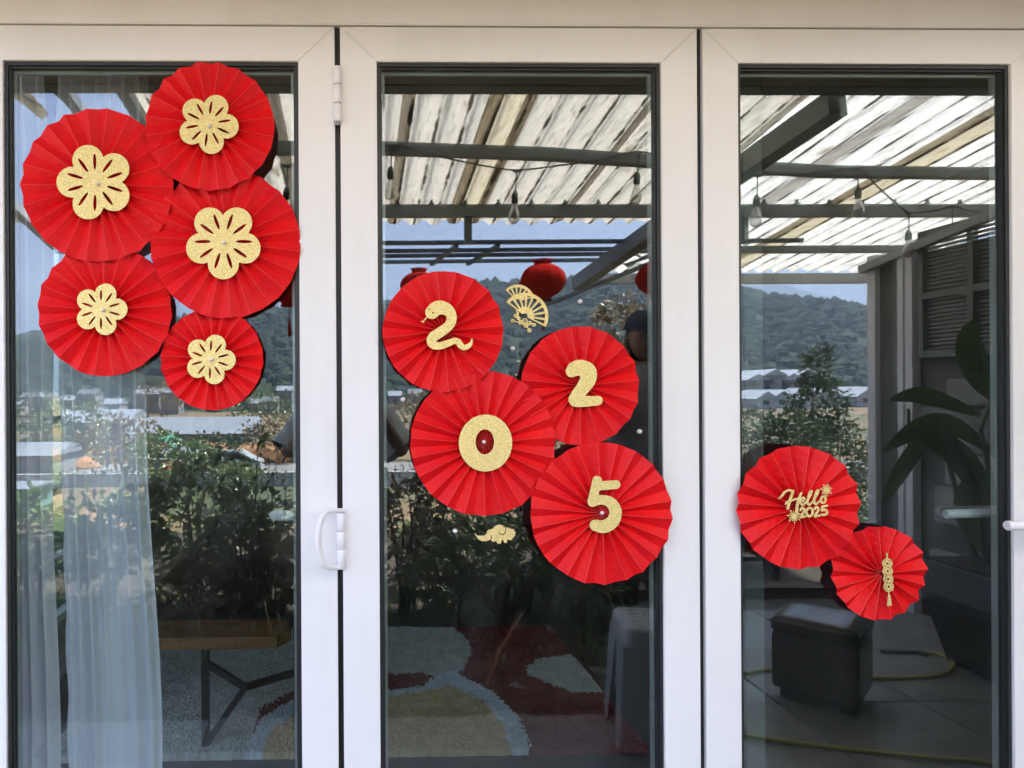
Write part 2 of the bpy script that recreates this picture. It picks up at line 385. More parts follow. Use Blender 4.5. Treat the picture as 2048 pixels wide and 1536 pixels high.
MB().tube([(.115, .004, .002), (.135, -.008, .002), (.138, -.028, .002)], [.0108, .0112, .0115], 18).build('neck', WHITE_PLASTIC, t)
# flat lever on the inner face of the left leaf
c = V(602, 1031, .075); t = tag(empty('inner_lever_handle', c), 'pale flat tapering inner lever seen through the left door glass', 'door handle')
MB().tube([P2 for P2 in [(-.074, 0, .001), (-.070, 0, .001), (-.058, 0, .001), (-.042, 0, .0005), (-.02, 0, 0), (.03, 0, -.001)]], [.003, .0085, .0122, .0128, .0108, .0100], 16, flat=.45, upv=Vector((0, 1, 0))).build('lever', WHITE_PLASTIC, t)
MB().box((.012, -.019, -.06), (.04, .004, .04)).build('backplate', WHITE_PLASTIC, t, bevel=.003)

# ================================================================== paper fans
def rosette(R, npl, seed, amp=.0072):
    rn = random.Random(seed); k = npl * 2; vs = []; fs = []; rings = 7
    rot = rn.random() * 6.28; am = []; aj = []; rj = []
    for i in range(k):
        am.append((1 if i % 2 == 0 else -1) * amp * rn.uniform(.75, 1.15)); aj.append(rn.uniform(-.16, .16)); rj.append(R * rn.uniform(.992, 1.006) * (1 if i % 2 == 0 else .999))
    wav = [rn.uniform(-.0035, .0035) for _ in range(5)]
    for j in range(rings):
        f = j / (rings - 1); r = .0035 + (1 - .0035 / R) * f * R
        for i in range(k):
            a = rot + (i + aj[i] * f) * 2 * math.pi / k
            rr = .0035 + (rj[i] - .0035) * f
            d = am[i] * (1.0 - .25 * f) + f * f * (wav[0] * math.sin(a) + wav[1] * math.cos(a) + wav[2] * math.sin(2*a + wav[3] * 900))
            vs.append((rr * math.cos(a), -d, rr * math.sin(a)))
    for j in range(rings - 1):
        for i in range(k):
            a = j*k + i; b = j*k + (i+1) % k; fs.append((a, b, b + k, a + k))
    me = mesh(vs, fs)
    return me
PAPER_EDGE = simple('folded_paper_edge', (.86, .10, .07), .5, var=.05)
def creases(R, npl, seed, amp=.0072):         # pale strips along the crest lines of the folds
    rn = random.Random(seed); k = npl * 2; rot = rn.random() * 6.28; am = []; aj = []; rj = []
    for i in range(k):
        am.append((1 if i % 2 == 0 else -1) * amp * rn.uniform(.75, 1.15)); aj.append(rn.uniform(-.16, .16)); rj.append(R * rn.uniform(.992, 1.006) * (1 if i % 2 == 0 else .999))
    wav = [rn.uniform(-.0035, .0035) for _ in range(5)]; mb = MB()
    for i in range(0, k, 2):
        prev = None
        for j in range(7):
            f = j / 6; a = rot + (i + aj[i]*f) * 2*math.pi/k; rr = .0035 + (rj[i] - .0035) * f
            d = am[i] * (1.0 - .25 * f) + f*f*(wav[0]*math.sin(a) + wav[1]*math.cos(a) + wav[2]*math.sin(2*a + wav[3]*900))
            p = (rr*math.cos(a), -d - .0002, rr*math.sin(a))
            tx, tz = -math.sin(a) * .00042, math.cos(a) * .00042
            q = [(p[0]-tx, p[1] + .0004, p[2]-tz), (p[0], p[1] - .0002, p[2]), (p[0]+tx, p[1] + .0004, p[2]+tz)]
            if prev: mb.add(prev + q, [(0, 1, 4, 3), (1, 2, 5, 4)])
            prev = q
    return mb
PX = 1.0 / 900.0                               # metres per photo pixel on the doors

def flower_loops(R, base):
    X, Y = grid(-R*1.05, R*1.05, -R*1.05, R*1.05, R / 55)
    Fd = .36*R - np.hypot(X, Y)
    for k in range(5):
        a = rad(base + 72*k); cx, cy = .60*R*math.cos(a), -.60*R*math.sin(a)
        Fd = np.maximum(Fd, .405*R - np.hypot(X - cx, Y - cy))
    for k in range(5):
        for s in (-1, 1):
            a = rad(base + 72*k + s*17); r0, r1 = .34*R, .76*R
            um, vm = X*math.cos(a) - Y*math.sin(a), X*math.sin(a) + Y*math.cos(a)
            Fd = np.minimum(Fd, -(1 - np.hypot((um - .54*R) / (.215*R), vm / (.043*R))) * .04 * R)
    return contours(X, Y, Fd)
def paper_fan(px, py, r, y, npl, seed, label, loops=None, scale=PX, cpx=None, cpy=None, cut_name=None, pearl=None, amp=.0072, extra=None):
    k = (1.5 + y) / 1.5; c = V(px, py, y); t = tag(empty('paper_fan', c), label, 'paper fan', 'red paper fans stuck on the doors')
    sd = seed
    link('pleated_disc', rosette(r * PX * k, npl, sd, amp), RED, t)
    creases(r * PX * k, npl, sd, amp).build('fold_crest', PAPER_EDGE, t)
    if loops:
        me = cut_mesh(loops, scale * k, .0012, cpx, cpy)
        o = link(cut_name, me, GOLD, t, (0, -amp - .0055, 0))
        random.seed(seed); o.rotation_euler = (rad(random.uniform(-1.5, 1.5)), 0, 0)
    if pearl:
        p = V(pearl[0], pearl[1], y - amp - .009) - c
        MB().lathe([(0, -.0045), (.002, -.0041), (.0036, -.0026), (.0044, -.0004), (.0042, .0015), (.003, .003), (0, .0035)], 16, tuple(p), 'Y').build('pearl', PEARL, t)
    return t
cuts = {}
FL = [(195, 371, 151, -.012, 22, 11, 'largest red fan at the far left with a gold flower', (75, 180), (195, 368)),
      (420, 253, 128, -.020, 20, 12, 'topmost red paper fan with a gold flower under the door top', (60, -8), (419, 252)),
      (452, 487, 149, -.006, 22, 13, 'big red fan with gold flower touching the white stile', (75, 198), (449, 485)),
      (210, 621, 131, -.002, 21, 14, 'red fan with small gold flower, lowest at the far left', (52, 0), (206, 620)),
      (424, 718, 102, .003, 21, 15, 'smallest red fan of the flower group, at its bottom', (50, -3), (423, 719))]
for px, py, r, y, npl, sd, lb, (fr, fb), pl in FL:
    lp = flower_loops(fr, fb); lp = [[(x + pl[0], yy + pl[1]) for x, yy in l] for l in lp]
    paper_fan(px, py, r, y, npl, sd, lb, lp, PX, px, py, 'gold_flower', pl)

# snake shaped 2
X, Y = grid(660, 1420, 270, 1000, 4.5)
pts = smooth_pts([(838, 448, 92), (900, 395, 97), (985, 388, 92), (1060, 425, 80), (1105, 500, 68), (1092, 590, 67), (1030, 665, 66), (925, 735, 70), (850, 785, 68), (822, 840, 60), (858, 893, 56), (945, 904, 50), (1050, 872, 46), (1130, 840, 42), (1190, 850, 42), (1225, 900, 42), (1272, 928, 38), (1330, 910, 32), (1370, 865, 20), (1378, 818, 8)])
Fd = np.maximum(f_stroke(X, Y, pts), f_stroke(X, Y, [(770, 515, 9), (722, 568, 7)]))
for q in ([(722, 568, 7), (690, 574, 6)], [(722, 568, 7), (726, 592, 6)]): Fd = np.maximum(Fd, f_stroke(X, Y, q))
Fd = np.minimum(Fd, np.minimum(np.hypot(X-803, Y-402) - 11, np.hypot(X-852, Y-455) - 11))
s = 300 / 2048; tz = lambda L, s, x0, y0: [[(x*s + x0, y*s + y0) for x, y in l] for l in L]
paper_fan(886, 663, 121, -.014, 20, 21, 'red fan bearing a gold snake bent into a digit 2', tz(contours(X, Y, Fd), s, 740, 560), PX, 886, 663, 'gold_snake_digit')
# second 2
s = 700 / 2048
X, Y = grid(1280, 1560, 620, 940, 2.2)
Fd = f_stroke(X, Y, smooth_pts([(1344, 710, 35), (1365, 694, 44), (1400, 690, 47), (1437, 712, 51), (1440, 757, 47), (1410, 808, 40), (1378, 850, 38), (1364, 880, 36), (1420, 886, 32), (1500, 882, 27)]))
paper_fan(1160, 771, 120, .000, 19, 22, 'red fan with a plain gold digit 2 beside the snake fan', tz(contours(X, Y, Fd), s, 680, 500), PX, 1160, 771, 'gold_digit')
X, Y = grid(670, 1020, 940, 1310, 2.5)
Fd = np.minimum(156 * (1 - ((X-845)/156)**2 - ((Y-1127)/166)**2) / 2, -(1 - ((X-841)/54)**2 - ((Y-1120)/73)**2) * 30)
paper_fan(966, 886, 146, -.007, 23, 23, 'large red fan with a round gold 0 in the middle door', tz(contours(X, Y, Fd), s, 680, 500), PX, 966, 886, 'gold_digit', (968, 884))
X, Y = grid(1400, 1680, 1290, 1680, 2.4)
Fd = f_stroke(X, Y, [(1492, 1342, 27), (1464, 1465, 28)])
for q in ([(1492, 1375, 26), (1602, 1367, 26)], smooth_pts([(1464, 1468, 28), (1520, 1455, 28), (1575, 1475, 33), (1600, 1525, 36), (1585, 1580, 38), (1535, 1612, 38), (1480, 1604, 33)])): Fd = np.maximum(Fd, f_stroke(X, Y, q))
paper_fan(1202, 1026, 143, -.017, 22, 24, 'red fan with a gold 5 overlapping the white middle stile', tz(contours(X, Y, Fd), s, 680, 500), PX, 1202, 1026, 'gold_digit', (1204, 1026))
# Hello 2025
X, Y = grid(500, 980, 335, 670, 2.0)
St = []
St += [smooth_pts(q) for q in ([(522, 462, 6), (548, 440, 9), (572, 410, 9), (606, 396, 9), (632, 402, 9)], [(640, 402, 10), (622, 450, 11), (604, 500, 12), (592, 545, 10)], [(575, 508, 7), (590, 492, 9), (640, 474, 8), (700, 458, 7)],
     [(706, 420, 8), (684, 470, 11), (670, 525, 12), (668, 572, 10), (684, 590, 6)], [(700, 495, 7), (728, 476, 8), (728, 458, 7), (706, 466, 8), (698, 498, 9), (716, 516, 9), (746, 494, 7)],
     [(746, 494, 7), (782, 438, 7), (794, 404, 7), (774, 418, 8), (756, 490, 10), (770, 514, 9), (796, 492, 7)],
     [(796, 492, 7), (836, 434, 7), (850, 398, 7), (830, 412, 8), (810, 486, 10), (824, 510, 9), (848, 492, 7), (866, 478, 7)])]
St += [smooth_pts([(898, 446, 9), (874, 456, 9), (866, 484, 9), (880, 502, 9), (902, 488, 9), (906, 460, 9), (898, 446, 9)])]
def dig2(x, y, w=34, h=74, r=9): return smooth_pts([(x, y + .22*h, r), (x + .5*w, y, r), (x + w, y + .25*h, r), (x + .55*w, y + .62*h, r), (x, y + h, r), (x + .5*w, y + .97*h, r), (x + 1.1*w, y + .93*h, r)])
St += [dig2(696, 540), dig2(812, 534)]
St += [smooth_pts([(765, 540, 9), (744, 566, 10), (752, 600, 10), (776, 606, 10), (796, 580, 10), (788, 546, 9), (765, 540, 9)]), [(916, 524, 8), (876, 532, 9), (872, 562, 9)], smooth_pts([(872, 562, 9), (900, 556, 9), (916, 576, 9), (900, 596, 9), (868, 596, 9)])]
for cx, cy, L in ((914, 396, 46), (642, 606, 52)):
    for k in range(14):
        a = k * 2*math.pi/14 + .15; l = L * (1 if k % 2 else .72)
        St.append([(cx, cy, 4), (cx + l*math.cos(a)*.8, cy + l*math.sin(a)*.8, 3.2), (cx + l*math.cos(a), cy + l*math.sin(a), 5)])
    St.append([(cx, cy, 12), (cx+1, cy, 12)])
Fd = np.full(X.shape, -1e9)
for q in St: Fd = np.maximum(Fd, f_stroke(X, Y, q))
s = 450 / 1819.
paper_fan(1597, 1015, 125, -.017, 19, 31, 'red fan with gold Hello 2025 lettering and small fireworks', tz(contours(X, Y, Fd), s, 1420, 880), PX, 1597, 1015, 'gold_lettering', amp=.0085)
# string of coins
X, Y = grid(1330, 1470, 885, 1345, 1.6)
Fd = f_stroke(X, Y, [(1395, 905, 7), (1396, 950, 5)])
for q in ([(1403, 1210, 5), (1405, 1250, 5)], [(1405, 1245, 9), (1406, 1246, 9)], [(1400, 1258, 5), (1392, 1322, 6)], [(1406, 1258, 5), (1406, 1325, 6)], [(1412, 1258, 5), (1419, 1320, 6)]): Fd = np.maximum(Fd, f_stroke(X, Y, q))
cs = ((1397, 985), (1398, 1047), (1401, 1110), (1403, 1173))
for cx, cy in cs: Fd = np.maximum(Fd, 42 - np.hypot(X-cx, Y-cy))
for cx, cy in cs:
    d = np.hypot(X-cx, Y-cy); an = np.arctan2(Y-cy, X-cx)
    ring = np.minimum(2.6 - np.abs(d - 29), (np.abs(np.sin(2*an)) - .25) * 20)
    Fd = np.minimum(Fd, -ring); Fd = np.minimum(Fd, np.maximum(np.abs(X-cx), np.abs(Y-cy)) - 9)
paper_fan(1758, 1146, 95, -.002, 17, 32, 'small red fan with a gold string of four coins', tz(contours(X, Y, Fd), s, 1420, 880), PX, 1758, 1146, 'gold_coin_string', amp=.0085)

# gold double fan sticker and cloud sticker, loose pearls
X, Y = grid(40, 600, 380, 985, 3.0); s = 350 / 2048
def fanfield(ax, ay, R, a0, a1, th, r0, nr, rw):
    d = np.hypot(X-ax, Y-ay); an = np.degrees(np.arctan2(-(Y-ay), X-ax)); an = np.where(an < -120, an + 360, an)
    ang = np.minimum(an - a0, a1 - an) * d * math.pi / 180
    body = np.minimum(ang, np.minimum(R - d, d - r0*.3))
    ring = np.minimum(body, d - (R - th)); hub = np.minimum(body, r0 - d); out = np.maximum(ring, hub)
    for k in range(nr):
        a = rad(a0 + (a1 - a0) * k / (nr - 1)); off = -X*0 + (X-ax)*math.sin(a) + (Y-ay)*math.cos(a)
        out = np.maximum(out, np.minimum(body, rw * (.45 + .55*d/R) * (1.6 if k in (0, nr-1) else 1) - np.abs(off)))
    return out
Fd = np.maximum(fanfield(205, 600, 200, 14, 136, 32, 88, 7, 10), fanfield(292, 775, 278, -28, 143, 38, 110, 10, 14))
for x, y, r in ((240, 850, 34), (290, 830, 36), (300, 885, 34), (345, 860, 32), (180, 770, 26), (145, 830, 26), (345, 945, 28), (400, 880, 24), (215, 800, 24)):
    Fd = np.maximum(Fd, 5.5 - np.abs(np.hypot(X-x, (Y-y)*1.1) - r * .72)); Fd = np.maximum(Fd, 6 - np.hypot(X-x, Y-y))
for q in ([(190, 700, 6), (205, 760, 6), (240, 850, 7)], [(160, 835, 6), (240, 850, 6), (300, 885, 6), (345, 940, 6)], [(300, 885, 6), (350, 860, 6), (410, 870, 6)], [(215, 730, 6), (200, 800, 6)]): Fd = np.maximum(Fd, f_stroke(X, Y, q))
o = link('fan_sticker', cut_mesh(tz(contours(X, Y, Fd), s, 1000, 500), PX, .0014, 1050, 615), GOLD, None, V(1050, 615, .0165)); tag(o, 'gold cut-out of two folding fans with flowers on the glass', 'sticker')
X, Y = grid(540, 1530, 310, 800, 6); s = 180 / 2048
pl = [(555, 540), (590, 585), (640, 660), (720, 705), (830, 705), (900, 675), (940, 690), (965, 718), (1020, 715), (1050, 700), (1075, 750), (1130, 770), (1165, 740), (1187, 655), (1215, 690), (1240, 745), (1290, 750), (1312, 655), (1340, 680), (1390, 690), (1430, 640), (1480, 590), (1495, 510), (1450, 440), (1370, 430), (1310, 395), (1278, 415), (1275, 470), (1262, 470), (1255, 390), (1190, 345), (1110, 335), (1020, 370), (960, 435), (880, 445), (835, 500), (840, 540), (780, 580), (680, 585), (600, 578), (572, 530)]
Fd = f_poly(X, Y, pl) + 4
for q in (smooth_pts([(1270, 440, 10), (1255, 520, 11), (1185, 565, 11), (1130, 530, 9), (1122, 490, 6)]), smooth_pts([(922, 585, 7), (945, 630, 10), (905, 690, 8)])): Fd = np.minimum(Fd, -f_stroke(X, Y, q))
o = link('cloud_sticker', cut_mesh(tz(contours(X, Y, Fd), s, 900, 1020), PX, .0014, 990, 1068), GOLD, None, V(990, 1068, .0165)); tag(o, 'gold curly cloud sticker below the fan with the 0', 'sticker')
pearl_me = MB().lathe([(0, -.0062), (.0027, -.0056), (.0048, -.0036), (.0057, -.0008), (.0053, .0018), (.003, .0032), (0, .0035)], 18, (0, 0, 0), 'Y').me(); pearl_me.materials.append(PEARL)
for px, py, lb in ((1160, 603, 'pearl stuck on glass above the second digit 2 fan'), (1025, 697, 'pearl stuck on glass between snake fan and digit 2 fan'), (806, 799, 'pearl stuck on glass below the snake fan, near the stile'), (1279, 863, 'pearl stuck on glass right above the fan with the 5'), (910, 1062, 'pearl stuck on glass beside the gold cloud sticker')):
    o = link('pearl', pearl_me, None, None, V(px, py, GL - .0035)); tag(o, lb, 'pearl', 'pearls stuck on the middle pane')

# ================================================================== outdoors, in front of the doors (seen mirrored in the panes)
def terr(x, y):                                # ground height beyond the terrace; D is the distance from the doors
    D = -y; X = x
    h = -4.0 + 3.2 * smst(55, 150, D) * smst(.0, .45, X / max(D, 1)) + .35 * math.sin(x * .11) * math.sin(y * .07) * smst(15, 60, D)
    return h
def smst(a, b, x):
    t = min(1, max(0, (x - a) / (b - a))); return t * t * (3 - 2 * t)
HRIDGE = [(-3, .05), (-1.2, .06), (-.52, .072), (-.35, .085), (-.15, .10), (0, .116), (.2, .138), (.30, .15), (.45, .15), (.57, .136), (.77, .106), (1.2, .09), (3, .08)]
FRIDGE = [(-3, .04), (-.6, .05), (.1, .10), (.3, .155), (.45, .185), (.57, .168), (.77, .118), (1.2, .10), (3, .09)]
def lerp(tab, x):
    if x <= tab[0][0]: return tab[0][1]
    for (a, p), (b, q) in zip(tab, tab[1:]):
        if x <= b: return p + (q - p) * (x - a) / (b - a)
    return tab[-1][1]
def m_ground():
    n = N('field_ground'); v = n.coord((1, 1, 1))
    a = n.ramp(n.noise(.035, 5, v), [(.30, (.035, .052, .022)), (.42, (.07, .085, .035)), (.50, (.22, .13, .06)), (.56, (.13, .10, .055)), (.66, (.05, .07, .03)), (.8, (.15, .15, .12))])
    n.set(n.mix(.5, a, n.ramp(n.noise(1.2, 5, v), [(.3, (.5,)*3), (.7, (1,)*3)]), 'MULTIPLY'), .9); return n.m
GROUND = m_ground()
# terrain: polar sheet behind the viewer and all round
rs_ = [0, 7.2, 9, 12, 16, 22, 30, 40, 52, 68, 85, 110, 150, 200, 300, 500, 900, 2000, 3600]; na = 96; vs = []; fs = []
for r in rs_:
    for k in range(na):
        a = 2*math.pi*k/na; x, y = r*math.cos(a), r*math.sin(a); vs.append((x, y, terr(x, y) if y < 0 else -4.0))
for i in range(len(rs_)-1):
    for k in range(na):
        a = i*na+k; b = i*na+(k+1) % na
        if i: fs.append((a, b, b+na, a+na))
        else: fs.append((a, b+na, a+na))
o = link('ground', mesh(vs, fs, True), GROUND); tag(o, kind='structure')
def hill(name, D0, D1, tab, mat, nx, label=None):
    vs = []; fs = []; ny = 14
    from mathutils import noise
    for j in range(ny + 1):
        t = j / ny
        for i in range(nx + 1):
            az = -3 + 6 * i / nx; D = D0 + (D1 - D0) * t; zr = lerp(tab, az) * D1 + 1.35
            z = -4.5 + (zr + 4.5) * smst(0, 1, t) ** .9
            z += noise.noise(Vector((az * 9, D * .008, D0))) * .10 * zr * math.sin(math.pi * min(1, t * .85))
            vs.append((az * D, -D, z))
    for i in range(nx + 1): vs.append(((-3 + 6*i/nx) * D1 * 1.4, -D1 * 1.4, -5))
    for j in range(ny + 1):
        for i in range(nx):
            a = j*(nx+1)+i; fs.append((a, a+1, a+nx+2, a+nx+1))
    o = link(name, mesh(vs, fs, True), mat); tag(o, kind='structure'); return o, vs, nx, ny
def m_forest(name, c0, c1, sc):
    n = N(name); n.set(n.mix(.6, n.ramp(n.noise(sc, 6), [(.3, c0), (.7, c1)]), n.ramp(n.voro(sc * 4), [(0, (1, 1, 1)), (.6, (.35, .35, .35))]), 'MULTIPLY'), .95, 0, .1)
    n.bump(n.voro(sc * 4), 1, 3); return n.m
hillo, hv, hnx, hny = hill('hill', 170, 480, HRIDGE, m_forest('hill_forest', (.022, .04, .022), (.05, .075, .035), .02), 160)
hill('mountain', 1300, 2600, FRIDGE, m_forest('mountain_forest', (.02, .035, .03), (.04, .06, .05), .004), 120)
# tree crowns covering the hillside
iv, if_ = ico(1); nC = 5200; allv = []; allf = []; off = 0; hva = np.array(hv)
cr = RNG
for k in range(nC):
    t = cr.rand() ** .8; az = cr.uniform(-.75, 1.0); j = min(hny - 1, int(t * hny)); i = min(hnx - 1, int((az + 3) / 6 * hnx))
    ft = t * hny - j; fi = (az + 3) / 6 * hnx - i
    g_ = lambda J, I: hva[J * (hnx + 1) + I]
    p = (g_(j, i) * (1-fi) + g_(j, i+1) * fi) * (1-ft) + (g_(j+1, i) * (1-fi) + g_(j+1, i+1) * fi) * ft
    sz = cr.uniform(1.6, 4.2) * (.7 + .5 * t); v = iv * (1 + cr.uniform(-.28, .28, (len(iv), 1))) * np.array([sz, sz, sz * cr.uniform(.8, 1.25)]) + p + [0, 0, sz * .4]
    allv.append(v); allf.append(if_ + off); off += len(iv)
def m_crowns():
    n = N('far_tree_crowns'); n.set(n.ramp(n.noise(.05, 5), [(.25, (.014, .025, .015)), (.5, (.026, .042, .022)), (.75, (.046, .060, .030))]), .95, 0, .1); n.bump(n.noise(1.2, 3), 1, .8); return n.m
o = link('hillside_trees', np_mesh(np.concatenate(allv), np.concatenate(allf), False), m_crowns()); tag(o, 'dark green tree crowns crowding the hillside reflected in the doors', 'forest', kind='stuff')

# terrace of split-face granite pavers
def m_granite():
    n = N('chiselled_granite_paver')
    m = n.node('Mapping'); m.inputs['Rotation'].default_value = (0, 0, rad(38)); m.inputs['Scale'].default_value = (1, 7, 1)
    n.l.new(n.tc.outputs['Object'], m.inputs[0]); st = n.noise(24, 3, m.outputs[0], .5)
    oi = n.node('ObjectInfo'); 
    base = n.ramp(n.noise(5, 6), [(.3, (.17, .175, .17)), (.7, (.28, .28, .27))])
    c = n.mix(.7, base, n.ramp(st, [(.48, (.55,)*3), (.66, (1.5,)*3)]), 'MULTIPLY')
    wet = n.ramp(n.noise(1.6, 3), [(.4, (.28,)*3), (.6, (.55,)*3)])
    c2 = n.mix(1, c, n.ramp(oi.outputs['Random'], [(0, (.8,)*3), (1, (1.1,)*3)]), 'MULTIPLY')
    n.set(c2, wet, 0, .5); n.bump(st, .5, .004); return n.m
GRAN = m_granite()
o = MB().box((-3.6, ry(4.30), -.30), (4.3, -.02, -.014)).build('terrace', simple('cement_bed', (.06, .06, .055), .9)); tag(o, kind='structure'); terrace = o
pm = MB().box((-.2975, -.2975, -.02), (.2975, .2975, 0)).me()
bm = bmesh.new(); bm.from_mesh(pm); bmesh.ops.bevel(bm, geom=[e for e in bm.edges if all(v.co.z > -.001 for v in e.verts)], offset=.003, segments=1, affect='EDGES'); bm.to_mesh(pm); bm.free(); pm.materials.append(GRAN)
for i in range(-9, 4):
    for j in range(5):
        x = 1.80 + .6 * (i + .5) + (0 if True else 0); y = -(2.85 - 1.5 - 2*GL) + .6 * (1.5 - j)
        if -3.5 < x < 4.0 and y > ry(4.32) + .2 and y < -.30:
            o = link('paver', pm, None, terrace, (x + random.uniform(-.0015, .0015), y, random.uniform(-.0015, .0015)))
o = MB().box((-3.6, -.30, -.02), (4.3, -.03, -.002)).build('paver_strip', GRAN, terrace)
o = MB().box((1.62, ry(4.42), -.32), (4.3, ry(4.305), .055)).build('kerb', simple('timber_edging', (.085, .06, .04), .8, bump=.3)); tag(o, 'low dark edging board between terrace paving and planting bed', 'edging')
def m_soil():
    n = N('garden_soil'); n.set(n.ramp(n.noise(8, 6), [(.3, (.022, .016, .010)), (.6, (.06, .045, .028)), (.8, (.12, .11, .07))]), .95); n.bump(n.noise(25, 5), 1, .03); return n.m
bm = bmesh.new(); bmesh.ops.create_grid(bm, x_segments=60, y_segments=22, size=1)
for v in bm.verts:
    v.co.x = v.co.x * 4.2 + .3; v.co.y = ry(5.5) + v.co.y * 1.08; v.co.z = .02 * math.sin(v.co.x * 5) + .02 * math.sin(v.co.y * 9 + v.co.x) - .01
me = bpy.data.meshes.new('m'); bm.to_mesh(me); bm.free(); o = link('garden_bed', me, m_soil()); tag(o, kind='structure')
o = MB().box((-3.9, ry(6.62), -4.3), (4.5, ry(4.44), -.06)).build('retaining_wall', simple('concrete_retaining', (.25, .24, .22), .9)); tag(o, 'concrete retaining wall holding up the planting bed', 'wall')

bm = bmesh.new(); bmesh.ops.create_grid(bm, x_segments=90, y_segments=34, size=1)
for v in bm.verts:
    e = 1 - max(abs(v.co.x), abs(v.co.y)); v.co.x = -1.0 + v.co.x * 2.6; v.co.y = ry(3.60) + v.co.y * .84; v.co.z = -.012 + min(1, e * 14) * (.032 + .012 * math.sin(v.co.x * 17 + v.co.y * 9) + .010 * math.sin(v.co.y * 23 - v.co.x * 6) + random.uniform(-.008, .008))
me = bpy.data.meshes.new('m'); bm.to_mesh(me); bm.free(); o = link('flower_bed', me, o.data.materials[0] if False else bpy.data.materials['garden_soil']); tag(o, kind='structure')

# ---- roof of corrugated translucent sheet
def roof_z(D): return 1.35 + 1.729 - .128 * D
def m_sheet(name, clean, dirt, tr):
    n = N(name); n.n.remove(n.b)
    u = n.coord((1, .10, 1)); fine = n.noise(70, 6, u, .7); v2 = n.coord((1, .35, 1))
    base = n.ramp(fine, [(.30, dirt), (.48, clean), (.75, tuple(min(1, c * 1.06) for c in clean))])
    # grime settled in the valleys
    sep = n.node('SeparateXYZ'); n.l.new(n.tc.outputs['Object'], sep.inputs[0])
    wv = n.node('Math', operation='MULTIPLY'); wv.inputs[1].default_value = 2 * math.pi / .134; n.l.new(sep.outputs[0], wv.inputs[0])
    sn = n.node('Math', operation='COSINE'); n.l.new(wv.outputs[0], sn.inputs[0])
    wb = n.node('Math', operation='MULTIPLY_ADD'); wb.inputs[1].default_value = .95; n.l.new(n.noise(6, 5, n.coord((1.5, .8, 1)), .7), wb.inputs[0]); n.l.new(sn.outputs[0], wb.inputs[2])
    val = n.ramp(wb.outputs[0], [(.0, (1, 1, 1)), (1, (1, 1, 1))])
    ramp = n.ramp(wb.outputs[0], [(.0, (.0,)*3), (1.0, (0,)*3)])
    mr = n.node('MapRange'); mr.inputs[1].default_value = 1.36; mr.inputs[2].default_value = 1.50; n.l.new(wb.outputs[0], mr.inputs[0])
    c1 = n.mix(mr.outputs[0], base, (.045, .035, .025))
    thin = n.ramp(n.noise(34, 6, n.coord((1, .06, 1)), .75), [(.56, (0, 0, 0)), (.62, (.55,)*3), (.66, (.1,)*3)])
    c1 = n.mix(thin, c1, (.10, .085, .06))
    wisp = n.ramp(n.noise(20, 8, n.coord((1, .22, 1)), .8), [(.66, (0, 0, 0)), (.70, (.9,)*3)])
    c1 = n.mix(wisp, c1, (.05, .04, .025))
    sp = n.ramp(n.noise(9, 7, v2, .7), [(.60, (0, 0, 0)), (.70, (.85,)*3)])
    c2 = n.mix(sp, c1, (.14, .10, .055))
    t = n.node('BsdfTranslucent'); d = n.node('BsdfDiffuse'); n.l.new(c2, t.inputs[0]); n.l.new(c2, d.inputs[0])
    mx = n.node('MixShader'); mx.inputs[0].default_value = tr; n.l.new(d.outputs[0], mx.inputs[1]); n.l.new(t.outputs[0], mx.inputs[2])
    n.l.new(mx.outputs[0], n.out.inputs[0]); return n.m
SH_A = m_sheet('weathered_sheet', (.50, .45, .38), (.28, .245, .19), .60)
SH_B = m_sheet('pale_sheet', (.60, .575, .53), (.40, .375, .33), .68)
SH_S = m_sheet('rust_stained_sheet', (.48, .41, .29), (.27, .20, .11), .6)
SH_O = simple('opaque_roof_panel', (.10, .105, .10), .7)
def sheet(x0, x1, D0, D1, mat, parent, name='roof_sheet', zoff=0, zf=roof_z, per=.134, amp=.016):
    nx = int((x1 - x0) / per * 12) + 1; ny = 6; vs = []; fs = []
    for j in range(ny + 1):
        D = D0 + (D1 - D0) * j / ny
        for i in range(nx + 1):
            x = x0 + (x1 - x0) * i / nx; jag = (.02 * math.sin(x * 37) + .012 * math.sin(x * 91)) if j == ny else 0
            vs.append((x, ry(D + jag), zf(D) + zoff - amp * max(-.75, min(.75, 1.2*math.cos(2*math.pi*x/per)))))
    for j in range(ny):
        for i in range(nx):
            a = j*(nx+1)+i; fs.append((a, a+1, a+nx+2, a+nx+1))
    me = mesh(vs, fs, True); me.materials.append(mat)
    return link(name, me, None, parent)
CH = .035
canopy = tag(empty('canopy_roof', (.5, ry(3.5), 0)), 'terrace roof of streaked corrugated plastic sheets on grey steel beams', 'canopy')
canopy.location = (0, 0, 0)
xs = [-1.02, -.40, .22, .62, .78, 1.36, 2.04]
for i, (a, b) in enumerate(zip(xs, xs[1:])):
    m = SH_S if i == 3 else SH_A
    sheet(a, b + .06, 2.86, 4.60, m, canopy, zoff=.004 * (i % 2))
xs = [2.04, 2.6, 3.04, 3.22, 3.9, 4.5]
for i, (a, b) in enumerate(zip(xs, xs[1:])):
    sheet(a, b + .06, 2.86, 5.72, SH_S if i == 2 else SH_B, canopy, zoff=.004 * (i % 2) + .002)
